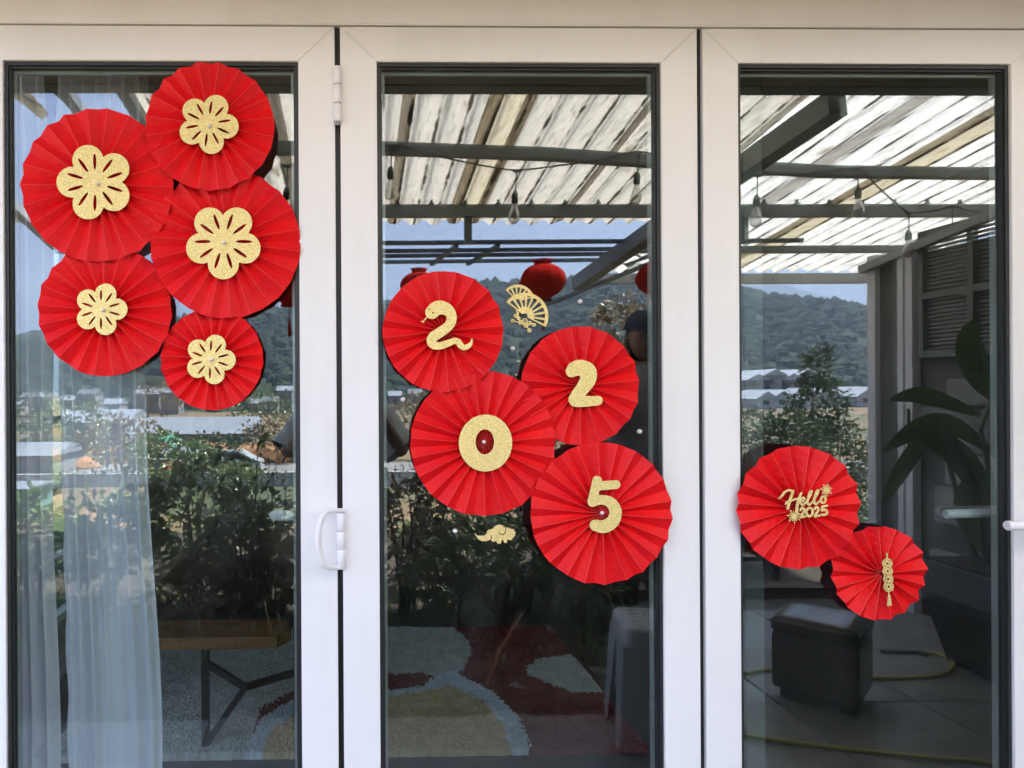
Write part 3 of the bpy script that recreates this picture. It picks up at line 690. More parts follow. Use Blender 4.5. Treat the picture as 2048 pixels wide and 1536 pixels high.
# torn hole patches of clear sky come from a missing strip; opaque eave next to the house
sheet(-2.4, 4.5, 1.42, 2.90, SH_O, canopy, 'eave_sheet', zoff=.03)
def beam(a, b, w, h, mat=STEEL, name='beam', par=canopy): 
    return MB().bar(a, b, w, h).build(name, mat, par)
def bz(D, h): return roof_z(D) - .02 - h/2
beam((-1.5, ry(2.88), 2.66), (4.5, ry(2.88), 2.66), .08, .06, STEEL_D)
beam((-1.5, ry(1.75), bz(1.75, .07)), (4.5, ry(1.75), bz(1.75, .07)), .06, .07, STEEL_D)
pts = [(-1.02, 3.44), (.1, 3.44), (1.0, 3.50), (1.9, 3.62), (2.6, 3.70), (3.4, 3.72), (4.4, 3.72)]
for (xa, Da), (xb, Db) in zip(pts, pts[1:]): beam((xa, ry(Da), bz(Da, .05) - .012), (xb, ry(Db), bz(Db, .05) - .012), .06, .055)
beam((-1.02, ry(4.26), bz(4.26, .07)), (4.4, ry(4.26), bz(4.26, .07)), .05, .075)
beam((2.14, ry(2.95), bz(2.95, .1) - .02), (1.90, ry(5.76), bz(5.76, .1) - .02), .09, .11, STEEL, 'diagonal_beam')
beam((1.90, ry(5.72), bz(5.72, .08)), (4.4, ry(5.72), bz(5.72, .08)), .05, .085, STEEL_L)
beam((1.95, ry(5.02), bz(5.02, .05)), (4.4, ry(5.02), bz(5.02, .05)), .05, .05)
beam((-1.0, ry(2.9), bz(2.9, .05)), (-1.0, ry(4.58), bz(4.58, .05)), .05, .05, STEEL, 'side_rafter')
for x, D0, D1 in ((.72, 4.26, 4.28), (2.5, 4.27, 4.29)):
    beam((x, ry(D0) - .03, bz(D0, .07)), (x, ry(D0) - .03, 2.28), .045, .045, STEEL, 'hanger')
# roofing screws along beam C
mb = MB()
for k in range(24): mb.box((-1 + k*.21, ry(4.215), roof_z(4.2) - .03), (-.985 + k*.21, ry(4.20), roof_z(4.2) - .006)); mb.box((-1.008 + k*.21, ry(4.222), roof_z(4.2) - .031), (-.977 + k*.21, ry(4.193), roof_z(4.2) - .027))
mb.build('roof_screw', STEEL_D, canopy)
# open trellis of thin bars beyond the roof
tr = tag(empty('pergola_trellis', (0, 0, 0)), 'open trellis of four thin dark bars beyond the corrugated roof', 'trellis')
for D, x1 in ((4.84, 3.25), (5.12, 2.55), (5.31, 2.4), (5.56, 2.4)): beam((-.9, ry(D), 2.40), (x1, ry(D), 2.42), .03, .028, STEEL_D if D < 5.5 else STEEL, 'trellis_bar', tr)
for x in (.68, .98, 2.3): beam((x + .05, ry(4.84), 2.385), (x - .05, ry(5.56), 2.385), .03, .024, STEEL_D, 'cross_bar', tr)
beam((2.55, ry(4.84), 2.42), (1.55, ry(6.6), 2.05), .03, .03, STEEL, 'cross_bar', tr)
# small lean-to at the left
lt = tag(empty('side_canopy', (0, 0, 0)), 'small separate plastic awning on a pale bar, far left reflection', 'canopy')
P3 = lambda px, py, D: RP(px, py, D)
MB().bar(P3(15, 402, 3.6), P3(120, 500, 4.6), .05, .05).build('awning_bar', STEEL_L, lt)
MB().bar(P3(118, 165, 2.95), P3(215, 300, 3.8), .05, .05).build('awning_bar', STEEL, lt)
for q in ([(22, 190), (60, 186), (96, 228), (84, 240)], [(104, 184), (135, 184), (160, 214), (140, 216)], [(-60, 330), (20, 395), (70, 450), (-60, 430)]):
    ps = [P3(x, y, 2.95 + (y - 180) * .008) for x, y in q]; up = Vector((0, 0, .006))
    MB().add(ps + [p + up for p in ps], [(0, 1, 2, 3), (7, 6, 5, 4), (0, 4, 5, 1), (1, 5, 6, 2), (2, 6, 7, 3), (3, 7, 4, 0)]).build('awning_sheet', SH_A, lt)
for a, b in (((22, 190), (96, 236)), ((-60, 330), (70, 450))): pass

# ---- string lights
sl_ = tag(empty('string_lights', (0, 0, 0)), 'string of clear bulbs on black cable slung under the roof beams', 'string lights')
bulbs = [(575, 330, 3.36), (783, 290, 3.40), (1033, 340, 3.40), (1277, 303, 3.45), (1515, 350, 3.5), (1715, 335, 3.62), (1818, 425, 3.95), (1905, 412, 3.9), (2010, 430, 3.6)]
bp = [RP(*b) for b in bulbs]
cab = []
for i, p in enumerate(bp):
    cab.append((*p, 0))
    if i < len(bp) - 1:
        q = bp[i+1]; m1 = p.lerp(q, .35) + Vector((0, 0, -.010)); m2 = p.lerp(q, .7) + Vector((0, 0, -.012)); cab += [(*m1, 0), (*m2, 0)]
MB().tube([c[:3] for c in smooth_pts(cab, 4)], .0045, 8).build('cable', CORD, sl_)
BULBG = N('bulb_glass'); BULBG.n.remove(BULBG.b); _t = BULBG.node('BsdfTransparent'); _t.inputs[0].default_value = (.8, .8, .78, 1); _g = BULBG.node('BsdfGlossy'); _g.inputs['Roughness'].default_value = .08; _d = BULBG.node('BsdfDiffuse'); _d.inputs[0].default_value = (.9, .85, .75, 1)
_l = BULBG.node('LayerWeight'); _l.inputs[0].default_value = .6; _m = BULBG.node('MixShader'); BULBG.l.new(_l.outputs['Facing'], _m.inputs[0]); BULBG.l.new(_t.outputs[0], _m.inputs[1]); BULBG.l.new(_g.outputs[0], _m.inputs[2])
_m2 = BULBG.node('MixShader'); _m2.inputs[0].default_value = .05; BULBG.l.new(_m.outputs[0], _m2.inputs[1]); BULBG.l.new(_d.outputs[0], _m2.inputs[2]); BULBG.l.new(_m2.outputs[0], BULBG.out.inputs[0]); BULBG = BULBG.m
FIL = simple('bulb_filament', (.75, .55, .25), .3, .8)
sock = MB().tube([(0, 0, 0), (.002, 0, -.12)], .0032, 8).lathe([(0, -.115), (.009, -.118), (.016, -.135), (.018, -.15), (.018, -.182), (.014, -.186), (0, -.186)], 14).tube([(-.03, 0, .0), (0, 0, -.008), (.03, 0, 0)], [.005, .010, .005], 8).me(); sock.materials.append(CORD)
bulb = MB().lathe([(.012, -.186), (.014, -.195), (.019, -.215), (.026, -.238), (.030, -.260), (.029, -.276), (.022, -.290), (.010, -.298), (0, -.300)], 18).me(); bulb.materials.append(BULBG)
fil = MB().tube([(-.002, 0, -.19), (-.010, 0, -.24), (-.005, 0, -.268), (0, 0, -.235), (.005, 0, -.268), (.010, 0, -.24), (.002, 0, -.19)], .0010, 5).me(); fil.materials.append(FIL)
for i, p in enumerate(bp):
    k = .92; rz = random.uniform(0, 3); rt = (rad(random.uniform(-4, 4)), rad(random.uniform(-5, 5)), 0)
    h = link('lamp_holder', sock, None, sl_, p); h.rotation_euler = rt; h.scale = (k,)*3
    for nm, me in (('bulb', bulb), ('filament', fil)):
        link(nm, me, None, h)

# ---- red lanterns
LRED = None
def m_lantern():
    n = N('red_lantern_silk'); n.n.remove(n.b); c = n.ramp(n.noise(9, 3), [(.3, (.38, .016, .013)), (.7, (.50, .022, .016))])
    d = n.node('BsdfDiffuse'); t = n.node('BsdfTranslucent'); n.l.new(c, d.inputs[0]); n.l.new(c, t.inputs[0]); mx = n.node('MixShader'); mx.inputs[0].default_value = .35
    n.l.new(d.outputs[0], mx.inputs[1]); n.l.new(t.outputs[0], mx.inputs[2]); n.l.new(mx.outputs[0], n.out.inputs[0]); return n.m
LRED = m_lantern(); YEL = simple('gold_tassel', (.6, .35, .05), .6)
lant_me = []
mb = MB(); prof = []
for k in range(17):
    a = -math.pi/2 + math.pi * k/16; prof.append((max(.055, .165*math.cos(a)), .125*math.sin(a)))
nn = 24
vs = []; fs = []
for r, z in prof:
    for k in range(nn): rr = r * (1 - .035 * (k % 2) * (r / .16)); vs.append((rr*math.cos(2*math.pi*k/nn), rr*math.sin(2*math.pi*k/nn), z))
for i in range(16):
    for k in range(nn): fs.append((i*nn+k, i*nn+(k+1) % nn, (i+1)*nn+(k+1) % nn, (i+1)*nn+k))
lbody = mesh(vs, fs); lbody.materials.append(LRED)
lcap = MB().lathe([(.052, .112), (.074, .150), (.060, .150), (.045, .112)], 12).me(); lcap.materials.append(LRED); lcap2 = MB().lathe([(.052, -.112), (.066, -.145), (.05, -.145), (.045, -.112)], 12).me(); lcap2.materials.append(LRED)
ltas = MB().tube([(0, 0, -.10), (0, 0, -.24)], .003, 5).tube([(0, 0, -.24), (0, 0, -.27), (0, 0, -.36)], [.006, .010, .013], 8).me(); ltas.materials.append(LRED)
lstr = MB().tube([(0, 0, .10), (0, 0, .27)], .0018, 5).me(); lstr.materials.append(CORD)
for (px, py, D, sc, lb) in ((1086, 561, 4.84, 1.0, 'round red lantern hanging beside the gold fan sticker'), (838, 572, 4.9, .85, 'red lantern half hidden behind the snake fan'), (1318, 556, 4.84, 1.0, 'red lantern cut off by the middle stile edge'), (578, 572, 4.84, 1.0, 'red lantern peeping out under the big flower fan'), (349, 560, 5.6, .8, 'red lantern hidden behind the flower fans, tassel showing')):
    t = tag(empty('red_lantern', RP(px, py, D)), lb, 'lantern', 'red lanterns hanging from the trellis'); t.scale = (sc,)*3; t.rotation_euler = (0, 0, random.random())
    for nm, me in (('lantern_body', lbody), ('top_rim', lcap), ('bottom_rim', lcap2), ('tassel', ltas), ('cord', lstr)): link(nm, me, None, t)

# ---- plants
def leaf_np(n, cen, radii, size, seed, up=.35, shell=.5, lw=.42, droop=.2):
    r = np.random.RandomState(seed); d = r.normal(size=(n, 3)); d /= np.linalg.norm(d, axis=1)[:, None]
    clump = r.normal(size=(max(6, n // 45), 3)); clump /= np.linalg.norm(clump, axis=1)[:, None]; clump *= r.uniform(.45, .95, (len(clump), 1))
    ci = r.randint(0, len(clump), n); P = (clump[ci] + d * r.uniform(0, .33, (n, 1))) * np.array(radii)
    keep = r.rand(n) < .55; P = np.where(keep[:, None], P, d * (shell + (1 - shell) * r.rand(n, 1)) * np.array(radii))
    dirn = P / np.array(radii) + r.normal(size=(n, 3)) * .55 + np.array([0, 0, up]); dirn /= np.linalg.norm(dirn, axis=1)[:, None]
    side = np.cross(dirn, r.normal(size=(n, 3))); side /= np.linalg.norm(side, axis=1)[:, None]; nrm = np.cross(side, dirn)
    L = size * r.uniform(.55, 1.3, (n, 1)); W = L * lw; P = P + np.array(cen)
    tip = P + dirn * L + np.array([0, 0, -1]) * L * droop
    mid = P + dirn * L * .5
    v = np.stack([P, mid + side * W * .5 + nrm * W * .12, tip, mid - side * W * .5 + nrm * W * .12, mid - nrm * W * .06], 1).reshape(-1, 3)
    b = np.arange(n)[:, None] * 5
    f = np.concatenate([b + np.array([[0, 1, 4]]), b + np.array([[1, 2, 4]]), b + np.array([[4, 2, 3]]), b + np.array([[0, 4, 3]])], 1).reshape(-1, 3)
    return v, f
def m_leaf(name, c0, c1, c2, rough=.4):
    n = N(name); c = n.ramp(n.noise(5, 3), [(.3, c0), (.55, c1), (.78, c2)]); ni = n.ramp(n.noise(40, 2), [(.35, (.6,)*3), (.65, (1.25,)*3)])
    n.set(n.mix(1, c, ni, 'MULTIPLY'), rough, 0, .5)
    t = n.node('BsdfTranslucent'); n.l.new(c, t.inputs[0]); mx = n.node('MixShader'); mx.inputs[0].default_value = .22; n.l.new(n.b.outputs[0], mx.inputs[1]); n.l.new(t.outputs[0], mx.inputs[2]); n.l.new(mx.outputs[0], n.out.inputs[0]); return n.m
LF = m_leaf('dark_glossy_leaf', (.08, .12, .05), (.17, .23, .09), (.36, .40, .22), .25)
LFB = m_leaf('fresh_leaf', (.07, .13, .02), (.13, .22, .04), (.22, .32, .08))
LFO = m_leaf('olive_dry_leaf', (.13, .11, .06), (.26, .20, .11), (.48, .38, .24))
LFN = m_leaf('fine_conifer_leaf', (.04, .07, .045), (.08, .12, .06), (.13, .17, .10), .6)
LFV = m_leaf('pale_variegated_leaf', (.10, .14, .06), (.26, .31, .16), (.60, .60, .42), .22)
BARK = simple('brown_bark', (.075, .05, .035), .9, bump=.5)
def shrub(X, D, z0, h, rx, n, size, mat, label, name='shrub', cat='shrub', group='shrubs in the bed reflected in the doors', stems=5, seed=0, clumps=None, lw=.42, up=.35, base=.25):
    r = random.Random(seed + 5); y = ry(D); t = tag(empty(name, (X, y, z0)), label, cat, group)
    vs = []; fs = []; o_ = 0
    cl = clumps or [(0, 0, h * (.5 + base/2), rx, rx * .8, h * (.5 - base/2))]
    for q, (cx, cyy, cz, ax, ay, az) in enumerate(cl):
        k = max(30, int(n * (ax*az) / sum(c[3]*c[5] for c in cl))); v, f = leaf_np(k, (cx, cyy, cz), (ax, ay, az), size, seed * 31 + q + 1, up=up, lw=lw); vs.append(v); fs.append(f + o_); o_ += len(v)
    link('foliage', np_mesh(np.concatenate(vs), np.concatenate(fs), False), mat, t)
    mb = MB()
    for k in range(stems):
        c = cl[k % len(cl)]; a = r.uniform(0, 6.28); tx, ty, tz_ = c[0] + c[3]*.5*math.cos(a), c[1] + c[4]*.5*math.sin(a), c[2] + c[5] * r.uniform(.1, .7)
        b = (r.uniform(-.05, .05), r.uniform(-.05, .05), -.03)
        mb.tube([b, (b[0]*.5 + tx*.35, ty*.3, tz_*.4), (tx*.75 + r.uniform(-.03, .03), ty*.7, tz_*.75), (tx, ty, tz_)], [.012*h + .004, .009*h + .003, .005*h + .002, .002], 6)
    mb.build('stem', BARK, t); return t
G_ = 'shrubs in the bed reflected in the doors'
S_ = [ # X, D, z0, h, rx, n, leaf, mat, label, stems
 (-.98, 4.1, 0, .92, .30, 900, .080, LF, 'tall leafy shrub reflected beside the pale curtain edge', 6),
 (-.62, 3.95, 0, .80, .28, 650, .09, LFV, 'dark glossy shrub reflected above the coffee table', 6),
 (-.86, 3.55, 0, .46, .26, 700, .075, LFO, 'low brown-leaved shrub reflected on the table edge', 6),
 (-.46, 3.75, 0, .52, .24, 500, .075, LFO, 'brown-green shrub reflected left of the white pull handle', 7),
 (.30, 4.0, 0, .88, .28, 700, .08, LFO, 'brown-green shrub reflected just right of the tall stile', 7),
 (.50, 3.7, 0, .50, .26, 420, .085, LFV, 'glossy shrub reflected below the fan with the 0', 7),
 (1.00, 4.0, 0, .72, .30, 620, .085, LFV, 'dark shrub reflected behind the gold cloud sticker', 6),
 (1.28, 3.85, 0, .46, .26, 520, .07, LFV, 'low glossy shrub reflected under the fan with the 5', 6),
 (1.55, 4.05, 0, .50, .26, 520, .07, LFO, 'olive shrub reflected beside the slotted stool top', 6),
 (-1.55, 4.2, 0, .75, .36, 900, .09, LF, 'shrub reflected low across the lilac curtain', 6),
 (-2.05, 4.3, 0, .70, .36, 700, .09, LFB, 'light green shrub reflected at the far left pane edge', 6),
 (.66, 4.6, 0, .62, .42, 800, .075, LFV, 'shrub reflected behind the others below the 0 fan', 6),
 (1.35, 4.9, 0, .80, .42, 1000, .07, LFN, 'feathery shrub reflected behind the fan with the 5', 6),
 (2.45, 4.9, 0, .42, .42, 900, .045, LFB, 'low bright shrub reflected left above the dark ottoman', 5),
 (3.05, 4.9, 0, .34, .36, 700, .045, LF, 'low dark shrub reflected under the hello fan', 5)]
for i, (X_, D_, z0, h, rx, n_, ls, mt, lb, st) in enumerate(S_): shrub(X_, D_, z0, h, rx, n_, ls, mt, lb, stems=st, seed=i + 1)
# leggy plant with fresh tips left of the photographer
t = tag(empty('leggy_plant', (-.60, ry(3.9), 0)), 'tall thin-stemmed plant with bright young tips reflected near the sleeve', 'plant')
mb = MB(); vs = []; fs = []; o_ = 0
for k, (dx, hh_) in enumerate(((.0, 1.02), (.09, .90), (-.10, .9), (.16, .80))):
    pts = [(dx*.2, 0, 0), (dx*.6, .02, hh_*.4), (dx + .02, 0, hh_*.75), (dx + .03, -.01, hh_)]; mb.tube(pts, [.009, .007, .005, .002], 6)
    for q in range(16):
        f_ = .25 + .75 * q / 15; v, f = leaf_np(2, (dx*f_ + .02*f_, 0, hh_*f_), (.02, .02, .02), .10 * (1.15 - .4*f_), 900 + k*40 + q, up=.3, lw=.34); vs.append(v); fs.append(f + o_); o_ += len(v)
link('foliage', np_mesh(np.concatenate(vs), np.concatenate(fs), False), LF, t); mb.build('stem', BARK, t)
v, f = leaf_np(26, (.03, 0, 1.06), (.05, .05, .07), .085, 77, up=1.4, lw=.22); link('young_leaf_tuft', np_mesh(v, f, False), LFB, t)
# dark stump-like shrub base in the middle with a leaning cane
t = tag(empty('dwarf_tree', (.76, ry(3.55), 0)), 'dark dwarf tree with forked trunk reflected over the maroon rug', 'tree')
mb = MB()
for q, rr0 in (([(0, 0, -.02), (.01, 0, .08), (-.04, .02, .20), (-.13, .02, .32), (-.17, .03, .44)], .040), ([(.01, 0, .06), (.05, 0, .18), (.12, 0, .30), (.20, 0, .40)], .030), ([(0, 0, .08), (.01, .03, .22), (.04, .03, .36), (.03, 0, .50)], .030), ([(-.04, .02, .18), (-.02, 0, .30), (-.06, 0, .42)], .018)): mb.tube(q, [rr0 * (1 - .8 * k / (len(q) - 1)) for k in range(len(q))], 10)
mb.build('trunk', simple('dark_wet_bark', (.05, .026, .020), .7, bump=.6), t)
v, f = leaf_np(420, (.02, 0, .50), (.44, .22, .17), .075, 55); link('crown', np_mesh(v, f, False), LFV, t)
o = MB().tube([RG(968, 1390) + Vector((0, 0, .01)), RP(1000, 1300, 3.1), RP(1045, 1225, 3.35)], [.011, .009, .006], 8).build('garden_cane', simple('orange_brown_cane', (.36, .17, .07), .6)); tag(o, 'thin orange-brown cane leaning against the dwarf tree', 'cane')
# grass tufts along the edge of the bed
def blades(n, xr, Dr, h, seed, mat, name, label):
    r = np.random.RandomState(seed); x = r.uniform(*xr, n); y = -(r.uniform(*Dr, n) - 1.5 - 2*GL); a = r.uniform(0, 6.28, n); L = h * r.uniform(.4, 1.2, n); w_ = .005 + .004 * r.rand(n)
    dx, dy = np.cos(a), np.sin(a); B = np.stack([x, y, np.zeros(n)], 1); S = np.stack([-dy * w_, dx * w_, 0*x], 1)
    M1 = B + np.stack([dx*L*.18, dy*L*.18, L*.6], 1); T1 = B + np.stack([dx*L*.6, dy*L*.6, L*.85], 1)
    v = np.stack([B - S, B + S, M1 + S*.8, M1 - S*.8, T1], 1).reshape(-1, 3); b = np.arange(n)[:, None]*5
    f = np.concatenate([b + np.array([[0, 1, 2]]), b + np.array([[0, 2, 3]]), b + np.array([[3, 2, 4]])], 1).reshape(-1, 3)
    o = link(name, np_mesh(v, f, False), mat); tag(o, label, 'grass', kind='stuff')
blades(1300, (-2.4, 1.5), (3.2, 4.4), .13, 3, LFB, 'grass', 'long green grass tufts among the reflected shrubs')
blades(420, (-1.2, -.3), (3.3, 4.0), .24, 4, m_leaf('dry_grass', (.10, .11, .04), (.18, .17, .08), (.3, .28, .16)), 'grass', 'dry pale grass reflected below the coffee table')
# trees beyond the bed
LOW = 2.6
shrub(5.14, 7.4, -1.2 - LOW, 3.0, .60, 9000, .065, LFN, 'airy upright conifer reflected beside the house corner', 'conifer', 'tree', None, 4, 21, [(0, 0, 5.35, .16, .16, .32), (0, 0, 4.9, .30, .3, .4), (.05, 0, 4.3, .55, .5, .55), (-.1, 0, 3.7, .7, .6, .5)], .42, .5)
shrub(4.43, 6.9, -1.2 - LOW, 2.05, .55, 9000, .075, LFN, 'dense dark bush reflected above the hello fan', 'bush', 'bush', None, 4, 22, [(0, 0, 4.5, .40, .4, .42), (-.05, 0, 3.9, .5, .4, .6), (-.15, 0, 3.3, .5, .4, .5)])
shrub(3.1, 7.6, -1.5 - LOW, 4.0, .8, 2600, .10, LFO, 'olive-brown tree reflected right of the top pearl', 'tree', 'tree', None, 5, 23, [(0, 0, 6.15, .42, .4, .42), (.35, 0, 5.8, .4, .4, .45), (-.3, 0, 5.65, .36, .4, .4), (.1, 0, 5.0, .5, .4, .5)])
shrub(2.2, 8.2, -2.0 - LOW, 3.7, .6, 1500, .10, LFO, 'small tree reflected between snake fan and digit 2 fan', 'tree', 'tree', None, 5, 24, [(0, 0, 5.9, .3, .4, .5), (.25, 0, 5.4, .4, .4, .5)])
for i, (px, py, D, hh_, rw) in enumerate(((330, 905, 34, 3.2, 2.2), (250, 880, 40, 4, 2.6), (420, 885, 38, 3.0, 2.0), (470, 900, 30, 2.2, 1.4), (560, 860, 46, 4, 2.6), (60, 860, 44, 4.4, 3), (150, 840, 55, 5, 3.2), (850, 850, 50, 5, 3), (1000, 860, 44, 4, 2.6), (1230, 870, 40, 4, 2.6), (1310, 860, 48, 5, 3), (1500, 880, 60, 4, 2.6), (520, 800, 80, 6, 5), (330, 770, 120, 8, 7), (60, 740, 140, 9, 8))):
    p = RP(px, py, D); z = terr(p.x, p.y); h = hh_ + (p.z - z) * 0
    lbs = ['round tree by the road reflected right of the curtain', 'tree reflected through the lilac curtain, near the road', 'tree behind the green sheds in the reflection', 'small pale tree before the reflected road', 'tree reflected just left of the photographer', 'tree reflected at the far left pane edge', 'tree reflected between the two curtains', 'tree reflected behind the left stile edge of middle pane', 'distant tree reflected behind the 0 fan', 'distant tree reflected beside the lowest right pearl', 'distant tree reflected at the right edge of middle pane', 'tree standing in the brown field reflection', 'tree group below the smallest flower fan', 'big tree behind the long white roof', 'far tree near the town at far left'][i]
    shrub(p.x, D, z, h, rw, 900, .05*h + .12, (LF, LFO, LFN)[i % 3], lbs, 'tree', 'tree', 'distant trees along the road and fields', 3, 40 + i, None, .6)
# big-leaf plants beside the planter
LFD = m_leaf('dark_banana_leaf', (.07, .12, .035), (.11, .17, .05), (.16, .22, .08), .3)
def big_leaf(pts, wid, fold=.2):
    P_ = [Vector(p[:3]) for p in smooth_pts([(*p, 0) for p in pts], 5)]; n = len(P_); vs = []; fs = []
    for i, p in enumerate(P_):
        t = (P_[min(i+1, n-1)] - P_[max(i-1, 0)]).normalized(); s = t.cross(Vector((.15, 1, .1))).normalized(); q = i/(n-1); w_ = wid * math.sin(math.pi * min(1, q*.93 + .06)) ** .75
        vs += [p + s*w_ + Vector((0, .1*w_, 0)), p + s*w_*.5, p, p - s*w_*.5, p - s*w_ + Vector((0, .1*w_, 0))]
    for i in range(n-1):
        for k in range(4): a = i*5+k; fs.append((a, a+1, a+6, a+5))
    return mesh(vs, fs, True)
t = tag(empty('banana_plant', (0, 0, 0)), 'big dark-leaved plant arching over the planter in the right pane', 'plant')
R3 = lambda px, py, D=3.15: tuple(RP(px, py, D))
for pts, w_ in (([(1995, 800), (1955, 745), (1935, 690), (1945, 640)], .12), ([(1960, 830), (1880, 800), (1830, 790), (1778, 800)], .055), ([(1980, 900), (1900, 850), (1830, 860), (1765, 905)], .07), ([(1990, 1060), (1950, 960), (1900, 900), (1840, 880)], .10), ([(1995, 1120), (1960, 1060), (1930, 1010), (1935, 950)], .12), ([(1880, 860), (1830, 900), (1790, 960), (1762, 1010)], .06)):
    link('leaf', big_leaf([R3(*p) for p in pts], w_ * .75), LFD, t)
mb = MB()
for pts in ([(1990, 1180), (1990, 1000), (1960, 860), (1990, 780)], [(1985, 1180), (1960, 980), (1900, 860), (1880, 860)], [(1970, 1180), (1930, 1050), (1890, 900), (1840, 880)]): mb.tube([R3(*p) for p in pts], [.02, .014, .010, .006], 7)
mb.build('stem', LFD, t)

# ---- things on the terrace
LEATH = N('dark_brown_leatherette'); LEATH.set(LEATH.ramp(LEATH.noise(8), [(.3, (.055, .046, .046)), (.7, (.085, .074, .072))]), .24, 0, .5); LEATH.bump(LEATH.voro(260), .3, .001); LEATH = LEATH.m
A, B_ = RG(1541, 1380), RG(1668, 1415); ang = math.atan2(B_.y - A.y, B_.x - A.x); c3 = RG(1750, 1398)
ctr = (A + c3) / 2; sz = .315
t = tag(empty('ottoman', (ctr.x - .005, ctr.y + .01, 0), ang), 'dark brown box ottoman on the paving, reflected in the right pane', 'ottoman')
mb = MB().box((-sz/2, -sz/2, .045), (sz/2, sz/2, .285)); o = mb.build('body', LEATH, t, bevel=.008)
bm = bmesh.new(); bmesh.ops.create_cube(bm, size=1); bmesh.ops.subdivide_edges(bm, edges=bm.edges, cuts=5, use_grid_fill=True)
for v in bm.verts:
    u = (abs(v.co.x)*2)**4 + (abs(v.co.y)*2)**4; v.co.x *= (sz + .012) * (1 - .02*abs(v.co.z*2)); v.co.y *= (sz + .012) * (1 - .02*abs(v.co.z*2)); v.co.z = .315 + v.co.z * .06 + (.012 * (1 - u/2) if v.co.z > 0 else 0)
bmesh.ops.bevel(bm, geom=[e for e in bm.edges if e.calc_face_angle(0) > .6], offset=.012, segments=3, affect='EDGES')
me = bpy.data.meshes.new('m'); bm.to_mesh(me); bm.free(); me.polygons.foreach_set('use_smooth', [True]*len(me.polygons)); link('lid_cushion', me, LEATH, t)
for sx in (-1, 1):
    for sy in (-1, 1): MB().box((sx*(sz/2-.045) - .018, sy*(sz/2-.045) - .018, 0), (sx*(sz/2-.045) + .018, sy*(sz/2-.045) + .018, .046)).build('foot', BLACK, t)
# plastic stool with slotted seat
GP = simple('grey_plastic', (.42, .44, .45), .45, var=.04)
c = RG(1300, 1480); t = tag(empty('plastic_stool', (1.17, ry(2.62), 0), .18), 'grey plastic stool with slotted seat cut off by the middle stile', 'stool')
def rr(sx, n=6):
    out = []
    for cx, cy_, a0 in ((1, 1, 0), (-1, 1, 90), (-1, -1, 180), (1, -1, 270)):
        for k in range(n + 1): a = rad(a0 + 90*k/n); out.append((cx*(sx-.05) + .05*math.cos(a), cy_*(sx-.05) + .05*math.sin(a)))
    return out
vs = []; fs = []; prof = [(.125, .45), (.142, .443), (.148, .42), (.150, .37), (.152, .36)]
for sx, z in prof: vs += [(x, y, z) for x, y in rr(sx)]
m_ = 28
for i in range(len(prof)-1):
    for k in range(m_): fs.append((i*m_+k, i*m_+(k+1) % m_, (i+1)*m_+(k+1) % m_, (i+1)*m_+k))
link('seat_rim', mesh(vs, fs, True), GP, t)
X, Y = grid(-.135, .135, -.135, .135, .0025)
Fd = .126 - np.maximum(np.abs(X), np.abs(Y)); 
for iy in range(6):
    for ix in range(4):
        cx, cy_ = (ix - 1.5) * .052, (iy - 2.5) * .034; Fd = np.minimum(Fd, np.maximum(np.abs(X-cx) - .018, np.abs(Y-cy_) - .0055))
me = cut_mesh(contours(X, Y, Fd), 1, .004, 0, 0); me.transform(Matrix.Rotation(rad(-90), 4, 'X')); link('seat', me, GP, t, (0, 0, .447))
MB().box((-.125, -.125, .395), (.125, .125, .40)).build('painted_slot_shade', simple('slot_shade_dark', (.05, .05, .05), .8), t)  # dark panel painted as the shade behind the seat slots
for sx in (-1, 1):
    for sy in (-1, 1):
        mb = MB(); top = .118; bot = .150; w_ = .10
        q0 = [(sx*(top+.03), sy*(top+.03)), (sx*(top-w_), sy*(top+.03)), (sx*(top+.03), sy*(top-w_))]; q1 = [(sx*(bot+.02), sy*(bot+.02)), (sx*(bot-.05), sy*(bot+.02)), (sx*(bot+.02), sy*(bot-.05))]
        mb.add([(*q0[1], .38), (*q0[0], .38), (*q1[0], 0), (*q1[1], 0)], [(0, 1, 2, 3)]); mb.add([(*q0[0], .38), (*q0[2], .38), (*q1[2], 0), (*q1[0], 0)], [(0, 1, 2, 3)])
        o = mb.build('leg', GP, t); md = o.modifiers.new('s', 'SOLIDIFY'); md.thickness = .004
mb = MB()
for a, b in (((-.13, -.14), (.13, -.14)), ((-.13, .14), (.13, .14)), ((-.14, -.13), (-.14, .13)), ((.14, -.13), (.14, .13))): mb.bar((*a, .17), (*b, .17), .006, .03)
mb.build('stretcher', GP, t)
HOSE = simple('yellow_green_hose', (.52, .50, .07), .45, var=.1)
def hose(pts, lb):
    P_ = [RG(*p) for p in pts]; o = MB().tube([p[:3] for p in smooth_pts([(*p, 0) for p in [Vector((q.x, q.y, .009)) for q in P_]], 6)], .0088, 10).build('garden_hose', HOSE); tag(o, lb, 'hose', 'yellow garden hoses on the terrace')
hose([(1340, 1330), (1484, 1350), (1530, 1343), (1640, 1352), (1760, 1360), (1840, 1358), (1890, 1350), (1906, 1335), (1900, 1322), (1880, 1313), (1856, 1308)], 'yellow hose curling behind the dark ottoman on the paving')
hose([(1330, 1440), (1484, 1474), (1640, 1497), (1800, 1515), (1960, 1528), (2100, 1540)], 'yellow hose lying straight across the paving in front')
GB_ = simple('hose_tip_grey', (.12, .13, .13), .4)
o = MB().tube([RG(1856, 1309, .01), RG(1830, 1303, .01), RG(1762, 1302, .01)], [.010, .013, .011], 8).build('hose_nozzle', GB_); tag(o, 'grey nozzle at the end of the curled yellow hose', 'hose nozzle')
